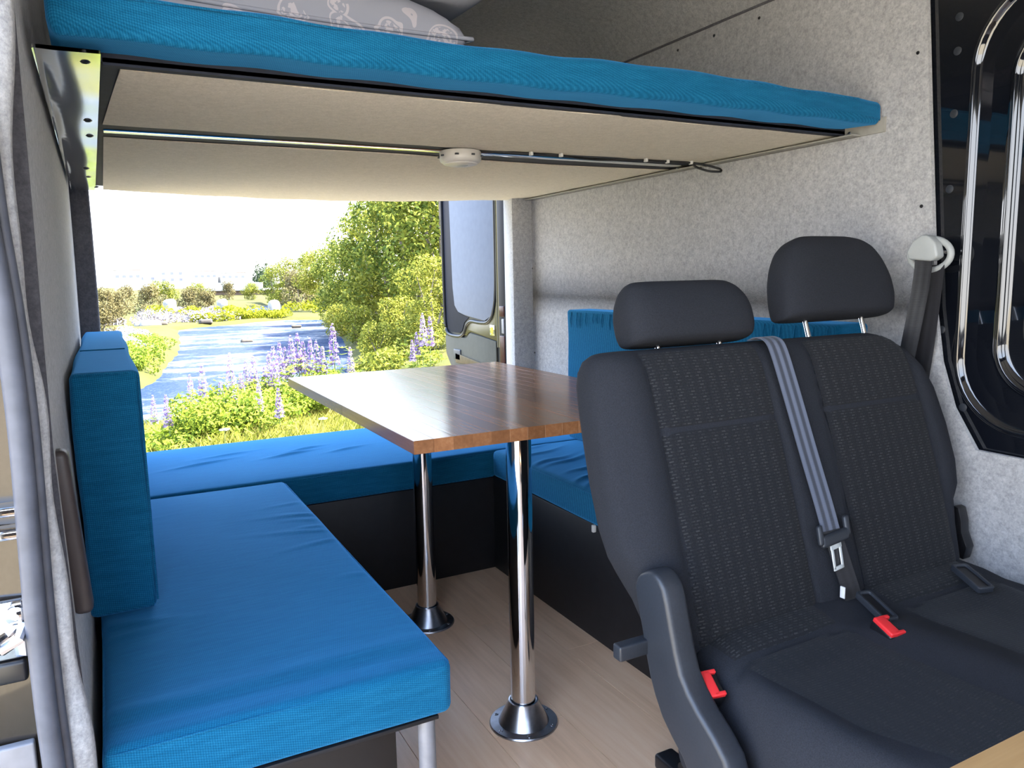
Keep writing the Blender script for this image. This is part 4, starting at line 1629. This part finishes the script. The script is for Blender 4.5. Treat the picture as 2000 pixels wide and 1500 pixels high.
# ------------------------------------------------------------------ vegetation
M['leaf_tree'] = leaf_mat('tree_leaves', (0.0384, 0.0624, 0.0120), (0.1320, 0.1584, 0.0240), (0.2760, 0.2688, 0.0432), 0.3)
M['leaf_bush'] = leaf_mat('shrub_leaves', (0.0476, 0.0646, 0.0102), (0.1360, 0.1462, 0.0187), (0.2380, 0.2210, 0.0374), 0.3)
M['leaf_pale'] = leaf_mat('dry_shrub_leaves', (0.0665, 0.0541, 0.0209), (0.1092, 0.0921, 0.0380), (0.1520, 0.1311, 0.0627), 0.3)
M['leaf_lupin'] = leaf_mat('lupin_leaves', (0.0510, 0.0816, 0.0102), (0.1326, 0.1785, 0.0170), (0.2380, 0.2635, 0.0306), 0.3)
M['leaf_yellow'] = leaf_mat('yellow_green_leaves', (0.0660, 0.0816, 0.0048), (0.1440, 0.1536, 0.0072), (0.2160, 0.2040, 0.0120), 0.3)
M['grass'] = leaf_mat('meadow_grass', (0.0810, 0.0990, 0.0108), (0.1890, 0.1800, 0.0288), (0.3420, 0.2916, 0.0864), 0.3)
M['bark'] = plain('grey_bark', (0.16, 0.13, 0.10), 0.9, var=0.3, scale=12, bump=0.5)
M['stem'] = plain('green_stem', (0.12, 0.16, 0.04), 0.7)
M['petal'] = leaf_mat('lupin_petals', (0.11, 0.065, 0.20), (0.24, 0.165, 0.30), (0.42, 0.35, 0.43), 0.25)


def leaf_cloud(rg, centers, radii, n, size, squash=0.8):
    """small quads spread through a set of blobs; tone is brighter towards the outside of each blob at random"""
    w = np.array([r_ ** 2 for r_ in radii])
    k = rg.choice(len(centers), n, p=w / w.sum())
    d = rg.normal(size=(n, 3))
    d /= np.linalg.norm(d, axis=1)[:, None]
    rad = rg.uniform(0.55, 1.05, n) ** 0.6
    C = np.array(centers)[k]
    Rr = np.array(radii)[k]
    p = C + d * (rad * Rr)[:, None] * np.array([1, 1, squash])
    nd = d + rg.normal(size=(n, 3)) * 0.8 + np.array([0, 0, 0.5])
    nd /= np.linalg.norm(nd, axis=1)[:, None]
    a = np.cross(nd, rg.normal(size=(n, 3)))
    a /= np.linalg.norm(a, axis=1)[:, None] + 1e-9
    b = np.cross(nd, a)
    s_ = size * rg.uniform(0.6, 1.3, n)[:, None]
    v_ = np.stack([p - a * s_, p - b * s_ * 0.5 + nd * s_ * 0.15, p + a * s_, p + b * s_ * 0.5 + nd * s_ * 0.15], 1)
    tone = np.clip(rg.normal(0.5, 0.22, n), 0, 1)
    f_ = np.arange(n * 4).reshape(n, 4)
    return v_.reshape(-1, 3), f_, np.repeat(tone, 4)


def crown_blobs(rg, h, w, n, base=0.15):
    cs, rs = [], []
    for i in range(n):
        t_ = rg.uniform(base, 0.92)
        rr_ = w * 0.5 * math.sin(math.pi * min(0.97, (t_ * 0.85 + 0.12))) ** 0.7
        a = rg.uniform(0, 2 * math.pi)
        q_ = rr_ * rg.uniform(0.2, 0.85)
        cs.append((q_ * math.cos(a), q_ * math.sin(a), t_ * h))
        rs.append(w * rg.uniform(0.13, 0.24))
    return cs, rs


def make_tree(name, label, cat, h, w, nblob, nleaf, size, mat, seed, group, trunk=True):
    rg = np.random.default_rng(seed)
    t_ = thing(name, (0, 0, 0), label, cat, group)
    cs, rs = crown_blobs(rg, h, w, nblob)
    v_, f_, tone = leaf_cloud(rg, cs, rs, nleaf, size)
    np_mesh('foliage', v_, f_, mat, t_, tone)
    q = MB()
    for k in range(3):
        a = k * 2.1 + seed
        q.tube([(0.03 * k, 0, -0.3), (0.06 * w * math.cos(a), 0.06 * w * math.sin(a), h * 0.3), (0.18 * w * math.cos(a), 0.18 * w * math.sin(a), h * 0.62), (0.22 * w * math.cos(a + 0.3), 0.22 * w * math.sin(a + 0.3), h * 0.85)],
               [0.022 * h ** 0.8, 0.018 * h ** 0.8, 0.01 * h ** 0.8, 0.003], 7)
    q.build('trunk', M['bark'], t_)
    return t_


def gh(x, y):
    return float(ground_h(np.array([x]), np.array([y]))[0])


def place(proto, first, px_, dist, sc, rz, label, zs_=1.0, dz=0.0):
    o = proto if first else copy_tree(proto)
    x, y = bearing(px_, dist)
    o.location = (x, y, gh(x, y) - 0.05 + dz)
    o.rotation_euler = (0, 0, rz)
    o.scale = (sc, sc, sc * zs_)
    o['label'] = label
    return o


G1 = 'trees along the right river bank'
treeA = make_tree('broadleaf_tree', '-', 'tree', 6.0, 4.2, 34, 9000, 0.085, M['leaf_tree'], 1, G1)
treeB = make_tree('broadleaf_tree', '-', 'tree', 5.0, 4.2, 30, 8000, 0.085, M['leaf_bush'], 2, G1)
trees = [
    (treeA, 815, 29.0, 1.05, 0.4, 'tall yellow-green tree beside the open rear door, highest of the bank'),
    (treeB, 770, 31.0, 1.05, 1.7, 'broad leafy tree in the middle of the right bank'),
    (treeA, 735, 35.0, 0.92, 2.9, 'rounded tree left of the tallest ones, its crown meeting white sky'),
    (treeB, 700, 37.0, 0.80, 0.9, 'bushy tree low above the bend of the river'),
    (treeA, 672, 42.0, 0.72, 4.0, 'leafy tree at the left end of the dense tree mass'),
    (treeB, 640, 56.0, 0.86, 5.1, 'pale green tree just left of the dense tree mass'),
    (treeA, 870, 26.0, 1.05, 3.3, 'leafy tree mostly hidden behind the open rear door'),
    (treeB, 850, 20.5, 0.50, 2.2, 'bright bush against the edge of the rear door'),
    (treeA, 610, 72.0, 0.62, 1.1, 'slim tree with a thin pointed top beyond the river bend'),
    (treeB, 573, 74.0, 0.95, 2.5, 'round green tree above the bridge end'),
    (treeA, 548, 78.0, 0.72, 0.2, 'small dark green tree nearest the bridge end'),
]
done = set()
for (pr, px_, dist, sc, rz, lab) in trees:
    place(pr, pr.name not in done, px_, dist, sc, rz, lab, zs_=1.5 if px_ == 610 else 1.0)
    done.add(pr.name)
G2 = 'low shrubs on the banks'
shA = make_tree('shrub', '-', 'shrub', 1.5, 1.9, 16, 3500, 0.045, M['leaf_bush'], 5, G2)
shB = make_tree('shrub', '-', 'shrub', 1.8, 2.2, 16, 3000, 0.06, M['leaf_pale'], 6, G2)
shrubs = [
    (shA, 738, 20.5, 0.66, 0.3, 'light green shrub at the water edge above the far table corner'),
    (shA, 700, 27.0, 0.85, 1.3, 'low shrub on the right bank under the trees'),
    (shA, 668, 33.0, 0.9, 2.3, 'low shrub on the right bank where the river bends'),
    (shA, 780, 24.0, 0.9, 4.3, 'shrub under the trees halfway to the rear door'),
    (shA, 830, 22.5, 0.8, 5.3, 'shrub below the trees close to the rear door'),
    (shB, 590, 66.0, 1.7, 0.5, 'dry pinkish brown shrub between the green trees past the bend'),
    (shB, 212, 46.0, 1.0, 1.0, 'straggly tall olive shrub beside the left pillar'),
    (shB, 236, 48.0, 0.95, 2.0, 'olive shrub second from the left pillar'),
    (shB, 200, 34.0, 0.75, 4.4, 'brownish shrub low against the left pillar'),
    (shB, 300, 62.0, 1.05, 3.0, 'olive shrub left of the first white block'),
    (shA, 325, 70.0, 1.5, 0.8, 'green shrub standing behind the first white block'),
    (shB, 375, 64.0, 1.0, 4.0, 'olive shrub between the first two white blocks'),
    (shB, 408, 62.0, 1.1, 5.0, 'bare twiggy shrub left of the second white block'),
    (shA, 392, 80.0, 1.3, 0.1, 'pointed green shrub in front of the far buildings'),
    (shB, 455, 90.0, 1.0, 1.5, 'small shrub beneath the bridge'),
    (shA, 500, 88.0, 1.2, 2.6, 'green shrub under the right end of the bridge'),
    (shB, 255, 72.0, 1.0, 3.6, 'olive shrub below the pale far building'),
]
for (pr, px_, dist, sc, rz, lab) in shrubs:
    place(pr, pr.name not in done, px_, dist, sc, rz, lab, zs_=1.1)
    done.add(pr.name)
# dense undergrowth on banks and islets: stuff


def undergrowth(name, label, spots, n, size, mat, seed):
    rg = np.random.default_rng(seed)
    cs, rs = [], []
    for (x, y, r_, hh) in spots:
        cs.append((x, y, gh(x, y) + hh * 0.4))
        rs.append(r_)
    v_, f_, tone = leaf_cloud(rg, cs, rs, n, size, 0.55)
    o = np_mesh(name, v_, f_, mat, None, tone)
    tag(o, label, 'undergrowth', kind='stuff')
    return o


rg = np.random.default_rng(21)
sp_ = []
for k in range(70):
    t_ = rg.uniform(0, 1)
    bx_ = np.interp(t_, [0, 0.25, 0.6, 1], [5.0, 6.3, 8.6, 12.2]) + rg.uniform(0.15, 1.6)
    by_ = np.interp(t_, [0, 0.25, 0.6, 1], [16.5, 21, 30, 45.5]) + rg.uniform(-0.5, 0.5)
    sp_.append((bx_, by_, rg.uniform(0.3, 0.65), 0.5))
undergrowth('bank_plants', 'dense green undergrowth along the right river bank', sp_, 14000, 0.06, M['leaf_bush'], 31)
sp_ = [(rg.uniform(-1.5, 2.2), rg.uniform(17.2, 31), rg.uniform(0.22, 0.45), 0.4) for _ in range(190)]
sp_ = [s_ for s_ in sp_ if s_[0] < np.interp(s_[1], [17, 18.4, 20.6, 24.5, 27.8, 31], [-0.9, 0.15, 0.8, 1.3, 1.85, 2.1])]
undergrowth('islet_plants', 'bright green plants on the low islet beside the left cushion', sp_, 22000, 0.045, M['leaf_lupin'], 32)
sp_ = [(np.interp(u, [0, 1], [4.6, 9.8]) + rg.normal(0, 0.2), np.interp(u, [0, 1], [46.2, 49.0]) + rg.normal(0, 0.5), rg.uniform(0.35, 0.6), 0.4) for u in rg.uniform(0, 1, 30)]
undergrowth('islet_plants', 'strip of yellow-green plants on the islet in mid river', sp_, 5000, 0.08, M['leaf_yellow'], 33)
sp_ = [(x, y, rg.uniform(0.5, 1.0), 0.4) for x, y in [(rg.uniform(3.0, 9.5), rg.uniform(50, 60)) for _ in range(20)] + [(rg.uniform(12, 20), rg.uniform(50, 62)) for _ in range(40)]]
undergrowth('far_bank_plants', 'yellow-green plants on the far bank past the bend', sp_, 7000, 0.11, M['leaf_yellow'], 34)
sp_ = [(x, y, rg.uniform(0.4, 0.8), 0.3) for x, y in [(rg.uniform(-1, 7), rg.uniform(44.5, 60)) for _ in range(45)]]
sp_ = [s_ for s_ in sp_ if gh(s_[0], s_[1]) > WZ]
undergrowth('pale_bank_plants', 'pale lilac and straw-coloured plants on the far left bank', sp_, 6000, 0.09, leaf_mat('pale_lilac_plants', (0.0975, 0.0825, 0.0525), (0.1650, 0.1425, 0.1500), (0.2700, 0.2475, 0.2625), 0.2), 35)
sp_ = [(rg.uniform(-1.5, 1.2), rg.uniform(24, 36), rg.uniform(0.25, 0.45), 0.45) for _ in range(34)]
undergrowth('white_flowers', 'white and lilac flowers covering the back of the left islet', sp_, 5000, 0.05, leaf_mat('white_petals', (0.1500, 0.1500, 0.1275), (0.3000, 0.2850, 0.3150), (0.3750, 0.3750, 0.3750), 0.2), 36)

# meadow grass near the van
rg = np.random.default_rng(41)
n = 90000
gx = rg.uniform(-3.5, 7.0, n)
gy = rg.uniform(4.6, 12.6, n)
keep = (gx > -0.12 * gy - 0.3) & (gx < 0.62 * gy + 0.5)
gx, gy = gx[keep], gy[keep]
n = len(gx)
gz = ground_h(gx, gy)
hgt = rg.uniform(0.05, 0.19, n) * (1.0 + 0.5 * np.sin(gx * 1.3) * np.sin(gy * 0.9))
ang = rg.uniform(0, 2 * math.pi, n)
lean = rg.normal(0, 0.35, (n, 2)) * hgt[:, None]
wd = np.stack([np.cos(ang), np.sin(ang)], 1) * 0.0028
b0 = np.stack([gx, gy, gz - 0.01], 1)
v_ = np.zeros((n, 4, 3))
v_[:, 0] = b0
v_[:, 0, :2] -= wd
v_[:, 1] = b0
v_[:, 1, :2] += wd
v_[:, 2] = b0
v_[:, 2, :2] += lean + wd * 0.25
v_[:, 2, 2] += hgt
v_[:, 3] = b0
v_[:, 3, :2] += lean * 0.4 - wd
v_[:, 3, 2] += hgt * 0.6
tone = np.repeat(np.clip(0.5 + 0.25 * np.sin(gx * 2.2 + 1) * np.sin(gy * 1.9) + rg.normal(0, 0.18, n), 0, 1), 4)
o = np_mesh('meadow_grass', v_.reshape(-1, 3), np.arange(n * 4).reshape(n, 4), M['grass'], None, tone)
tag(o, 'yellow-green meadow grass growing between the van and the lupins', 'grass', kind='stuff')


# lupins
def make_lupin(seed, tall, bush):
    rg = np.random.default_rng(seed)
    t_ = thing('lupin', (0, 0, 0), '-', 'flower', 'lupins on the river bank')
    v_, f_, tn = [], [], []
    n = 210
    u = np.sort(rg.uniform(0, 1, n))
    a = np.arange(n) * 2.4 + rg.normal(0, 0.5, n)
    z = tall * 0.52 + tall * 0.48 * u
    rr_ = (0.040 * (1 - u) ** 0.6 + 0.006) * rg.uniform(0.75, 1.25, n)
    for k in range(n):
        c = np.array([rr_[k] * math.cos(a[k]), rr_[k] * math.sin(a[k]), z[k]])
        out = np.array([math.cos(a[k]), math.sin(a[k]), 0.5])
        tg_ = np.array([-math.sin(a[k]), math.cos(a[k]), 0])
        s_ = 0.0125 * (1.15 - 0.6 * u[k]) * rg.uniform(0.7, 1.3)
        b = len(v_)
        v_ += [c - tg_ * s_, c + out * s_ * 0.6 - np.array([0, 0, s_ * 0.7]), c + tg_ * s_, c + out * s_ * 0.4 + np.array([0, 0, s_])]
        f_.append([b, b + 1, b + 2, b + 3])
        tn += [float(np.clip(0.5 + 0.35 * math.sin(z[k] / tall * 95) + rg.normal(0, 0.15), 0, 1))] * 4
    np_mesh('flower_spike', np.array(v_), np.array(f_), M['petal'], t_, tn)
    q = MB()
    q.tube([(0, 0, -0.05), (0.01, 0, tall * 0.5), (0, 0, tall * 0.97)], [0.006, 0.005, 0.002], 6)
    q.build('stem', M['stem'], t_)
    v_, f_, tn = [], [], []
    for k in range(34):
        aa = rg.uniform(0, 6.28)
        hh = rg.uniform(0.12, 0.72) * tall
        ro = rg.uniform(0.04, bush)
        c = np.array([ro * math.cos(aa), ro * math.sin(aa), hh])
        tone_ = rg.uniform(0.1, 0.95)
        for j in range(7):
            d = j / 7 * 6.28 + aa
            dr_ = np.array([math.cos(d), math.sin(d), rg.uniform(0.0, 0.45)])
            sd_ = np.array([-math.sin(d), math.cos(d), 0])
            L_ = rg.uniform(0.04, 0.07)
            b = len(v_)
            v_ += [c, c + dr_ * L_ * 0.6 + sd_ * 0.009, c + dr_ * L_, c + dr_ * L_ * 0.6 - sd_ * 0.009]
            f_.append([b, b + 1, b + 2, b + 3])
            tn += [tone_] * 4
    np_mesh('leaves', np.array(v_), np.array(f_), M['leaf_lupin'], t_, tn)
    return t_


lp = [make_lupin(51, 0.72, 0.20), make_lupin(52, 0.64, 0.22), make_lupin(53, 0.78, 0.24)]
# (column, distance, scale, label)
lup = [
    (316, 8.6, 0.78, 'pale broad lupin nearest the left back cushion'),
    (352, 9.7, 0.80, 'short pale lupin second from the left back cushion'),
    (366, 9.8, 0.90, 'lupin just right of the short pale one at left'),
    (391, 10.0, 1.08, 'tall full lupin standing alone against the left water'),
    (425, 10.0, 0.92, 'slim lupin right of the tall full one'),
    (447, 10.1, 1.10, 'thin tall lupin in the middle of the left clump'),
    (452, 9.3, 0.82, 'low lupin in front of the thin tall one'),
    (466, 10.2, 1.0, 'lupin right of the thin tall one'),
    (478, 10.6, 0.96, 'lupin halfway between the left clump and the table corner'),
    (493, 10.6, 1.10, 'tall lupin halfway to the table corner'),
    (514, 10.8, 1.05, 'lupin in the group just left of the table corner'),
    (524, 11.2, 1.08, 'second lupin left of the table corner'),
    (533, 10.6, 1.22, 'tallest lupin beside the table corner'),
    (538, 8.9, 0.86, 'stout pale lupin standing low in front of the table corner'),
    (500, 9.2, 0.78, 'small faded lupin low among the leaves'),
    (546, 11.8, 1.24, 'lupin just above the far left table corner'),
    (556, 12.0, 1.28, 'full lupin above the far table edge, first of a tight pair'),
    (569, 12.0, 1.22, 'full lupin above the far table edge, second of a tight pair'),
    (582, 12.1, 1.34, 'tall lupin above the left third of the table edge'),
    (592, 12.2, 1.34, 'tall lupin right of the tight pair over the table'),
    (606, 12.2, 1.15, 'short lupin over the table edge with water behind'),
    (618, 12.3, 1.18, 'lupin in the thin row over the table edge'),
    (630, 12.3, 1.22, 'second last lupin in the thin row over the table'),
    (652, 12.4, 1.36, 'slender lupin at the right end of the row over the table'),
    (684, 12.6, 1.05, 'small lupin alone right of the row over the table'),
    (815, 15.5, 1.25, 'pale lupin under the trees, left of the trio by the rear door'),
    (828, 15.5, 1.40, 'pink lupin in the trio by the rear door'),
    (842, 15.8, 1.42, 'pink lupin nearest the edge of the rear door'),
    (806, 15.2, 1.1, 'faded lupin farthest left near the rear door'),
    (290, 9.4, 0.7, 'half-hidden lupin touching the left back cushion'),
]
usedl = set()
for i, (px_, dist, sc, lab) in enumerate(lup):
    pr = lp[i % 3]
    first = pr.name not in usedl
    usedl.add(pr.name)
    place(pr, first, px_, dist, sc * 1.25, i * 1.3, lab)
# leafy clumps without spikes between the lupins: stuff
rg = np.random.default_rng(61)
sp_ = []
for k in range(120):
    px_ = rg.uniform(290, 660)
    dist = np.interp(px_, [290, 400, 540, 660], [9.2, 9.6, 10.6, 12.2]) + rg.uniform(-1.1, 0.4)
    x, y = bearing(px_, dist)
    sp_.append((x, y, rg.uniform(0.16, 0.34), rg.uniform(0.3, 1.25) * (0.35 if px_ < 365 else 1.0)))
undergrowth('lupin_foliage', 'bright green lupin foliage massed on the near bank', sp_, 20000, 0.030, M['leaf_lupin'], 62)
# white umbels
for i, (px_, dist, lab) in enumerate(((425, 8.0, 'white flat flower head in the grass, front left'), (622, 8.6, 'white flower head in the grass near the table edge'))):
    x, y = bearing(px_, dist)
    z0 = gh(x, y)
    u = thing('white_umbel', (x, y, z0), lab, 'flower', 'white umbels in the grass')
    q = MB()
    q.tube([(x, y, z0 - 0.02), (x + 0.01, y, z0 + 0.30)], 0.003, 6)
    q.build('stem', M['stem'], u)
    q = MB()
    for k in range(26):
        a = k * 2.4
        r_ = 0.045 * math.sqrt(k / 26)
        q.lathe((x + 0.01 + r_ * math.cos(a), y + r_ * math.sin(a), z0 + 0.31 - r_ * 0.25), [(0.001, -0.004), (0.011, 0.0), (0.008, 0.005), (0.001, 0.006)], 6)
    q.build('flower_head', plain('white_petals_umbel', (0.8, 0.8, 0.78), 0.7), u)

# white boulders / blocks on the far bank, stones in the water
M['stone'] = plain('pale_stone', (0.20, 0.195, 0.185), 0.9, var=0.15, scale=6, bump=0.3)
M['wet_stone'] = plain('brown_stone', (0.045, 0.036, 0.026), 0.8, var=0.2, scale=6, bump=0.3)


def boulder(name, px_, dist, sx_, sy_, sz_, label, seed, mat, zoff=0.0, group='white blocks on the far bank', blocky=0.35):
    x, y = bearing(px_, dist)
    z = max(gh(x, y), WZ) + zoff
    rr_ = random.Random(seed)
    ph = [rr_.uniform(0, 6) for _ in range(6)]
    q = MB()

    def fn(a, b, c):
        k = 1 + 0.10 * math.sin(a * 3 / sx_ + ph[0]) + 0.08 * math.sin(b * 3 / sy_ + ph[1]) + 0.08 * math.sin(c * 4 / sz_ + ph[2])
        return (x + a * k, y + b * k, z + sz_ * 0.42 + c * k)
    q.rbox((0, 0, 0), (sx_, sy_, sz_), min(sx_, sy_, sz_) * blocky, 3, (3, 3, 3), fn=fn)
    o = q.build(name, mat, None, smooth=50, loc=(x, y, z))
    tag(o, label, 'stone', group)
    return o


boulder('white_block', 338, 58, 0.95, 0.8, 1.1, 'white upright block on the far left bank, leftmost of three', 1, M['stone'])
boulder('white_block', 440, 60, 0.7, 0.7, 1.2, 'slim white block by the far channel, middle of three', 2, M['stone'])
boulder('white_block', 540, 55, 0.75, 0.7, 0.95, 'white block on the right bank past the bend, rightmost of three', 3, M['stone'])
for i, (px_, dist, s_, lab) in enumerate(((484, 32, 0.55, 'brown stone breaking the surface in mid river'), (582, 40, 0.6, 'small stone near the bend of the river'), (300, 43.5, 1.3, 'pale stone at the far left water edge'), (282, 44, 1.0, 'flat pale stone beside the far left water edge'), (318, 44, 0.8, 'reddish small stone on the far left shore'), (405, 44.4, 0.9, 'long stone before the yellow-green islet'))):
    boulder('river_stone', px_, dist, s_ * 0.8, s_ * 0.5, s_ * 0.26, lab, 10 + i, M['wet_stone'] if i in (0, 1, 4, 5) else M['stone'], 0.0, 'stones in the river', 0.45)
# bank of brown soil on the right
# far bridge, buildings
M['concrete'] = plain('white_concrete', (0.42, 0.415, 0.40), 0.8, var=0.05, scale=2)
M['girder'] = plain('brown_girder', (0.12, 0.08, 0.055), 0.7, var=0.1, scale=2)
bxa, bya = bearing(424, 118)
bxb, byb = bearing(545, 112)
bd = thing('road_bridge', ((bxa + bxb) / 2, (bya + byb) / 2, -1.0), 'white parapet road bridge with a brown girder across the distance', 'bridge')


def beam(z0, z1, w, name, mat, parent, ta=0.0, tb=1.0, off=0.0):
    a = Vector((bxa, bya, 0)).lerp(Vector((bxb, byb, 0)), ta)
    b = Vector((bxa, bya, 0)).lerp(Vector((bxb, byb, 0)), tb)
    d = (b - a).normalized()
    n_ = Vector((-d.y, d.x, 0))
    if n_.y > 0:
        n_ = -n_
    a, b = a + n_ * off, b + n_ * off
    q = MB()
    vv = [a - n_ * w / 2, b - n_ * w / 2, b + n_ * w / 2, a + n_ * w / 2]
    q.add([(p.x, p.y, z0) for p in vv] + [(p.x, p.y, z1) for p in vv], [(0, 3, 2, 1), (4, 5, 6, 7), (0, 1, 5, 4), (1, 2, 6, 5), (2, 3, 7, 6), (3, 0, 4, 7)])
    return q.build(name, mat, parent)


zb = 1.07 - 118 * (572 - 556) / 1502.0
beam(zb, zb + 0.25, 6.0, 'deck', M['concrete'], bd)
beam(zb + 0.1, zb + 1.1, 0.3, 'parapet', M['concrete'], bd, off=2.9)
beam(zb - 0.7, zb - 0.02, 4.6, 'girder', M['girder'], bd, 0.12, 0.9)
for t_ in (0.15, 0.85):
    beam(-1.6, zb - 0.6, 3.6, 'pier', M['concrete'], bd, t_ - 0.02, t_ + 0.02)
M['glass_far'] = plain('dark_far_window', (0.10, 0.105, 0.13), 0.5)
M['wall_far'] = plain('white_render_wall', (0.42, 0.42, 0.42), 0.8, var=0.04, scale=1)
M['roof_far'] = plain('pinkish_roof', (0.30, 0.20, 0.19), 0.8, var=0.06, scale=1)
for i, (px_, dist, w_, h_, nwx, nwy, lab, roof) in enumerate(((262, 230, 6.5, 3.6, 4, 1, 'far white building with a pink roof above the left shrubs', True), (310, 260, 9, 2.8, 3, 1, 'far white low building right of the pink-roofed one', False), (348, 250, 7, 3.6, 3, 2, 'far white two-storey house between the shrubs', False), (412, 240, 6.5, 3.2, 4, 1, 'far pale building left of the bridge', True), (466, 240, 7, 2.6, 4, 1, 'far long low building rising behind the bridge', True))):
    x, y = bearing(px_, dist)
    z0 = 1.0
    b_ = thing('far_building', (x, y, z0 - 2), lab, 'building', 'far buildings on the horizon')
    q = MB()
    q.box(x - w_ / 2, x + w_ / 2, y, y + 7, z0 - 3.5, z0 + h_)
    q.build('wall', M['wall_far'], b_)
    q = MB()
    if roof:
        q.prism([(x - w_ / 2 - 0.2, z0 + h_), (x + w_ / 2 + 0.2, z0 + h_), (x + w_ / 2 - 1.0, z0 + h_ + 0.8), (x - w_ / 2 + 1.0, z0 + h_ + 0.8)], 1, y - 0.2, y + 7.2)
    else:
        q.box(x - w_ / 2 - 0.1, x + w_ / 2 + 0.1, y - 0.1, y + 7.1, z0 + h_, z0 + h_ + 0.2)
    q.build('roof', M['roof_far'] if roof else M['wall_far'], b_)
    for a in range(nwx):
        for c in range(nwy):
            wx = x - w_ / 2 + w_ * (a + 0.5) / nwx
            wz = z0 + h_ * (c + 0.55) / nwy
            q = MB()
            q.box(wx - 0.5, wx + 0.5, y - 0.06, y + 0.05, wz - 0.4, wz + 0.4)
            fr = q.build('window', M['wall_far'], b_)
            q = MB()
            q.box(wx - 0.42, wx + 0.42, y - 0.09, y - 0.05, wz - 0.33, wz + 0.33)
            q.build('pane', M['glass_far'], fr)
# distant conifers at the end of the bridge
cf = thing('conifer', (0, 0, 0), '-', 'tree', 'conifers at the bridge end')
rg = np.random.default_rng(71)
cs = [(0.25 * math.sin(k * 2.4) * (1 - k / 14), 0.25 * math.cos(k * 2.4) * (1 - k / 14), 0.6 + k * 0.32) for k in range(14)]
rs = [1.15 * (1 - k / 14.5) + 0.12 for k in range(14)]
v_, f_, tone = leaf_cloud(rg, cs, rs, 2500, 0.14, 0.5)
np_mesh('foliage', v_, f_, leaf_mat('conifer_needles', (0.015, 0.03, 0.015), (0.035, 0.055, 0.025), (0.06, 0.08, 0.04), 0.15), cf, tone)
q = MB()
q.tube([(0, 0, -0.5), (0, 0, 4.6)], [0.12, 0.02], 7)
q.build('trunk', M['bark'], cf)
for i, (px_, dist, sc) in enumerate(((513, 125, 1.0), (522, 122, 0.9), (531, 126, 1.05))):
    place(cf, i == 0, px_, dist, sc, i * 1.1, ('leftmost of three dark conifers at the bridge end', 'middle of three dark conifers at the bridge end', 'rightmost of three dark conifers at the bridge end')[i])
# far tree belt closing the horizon outside the view gaps
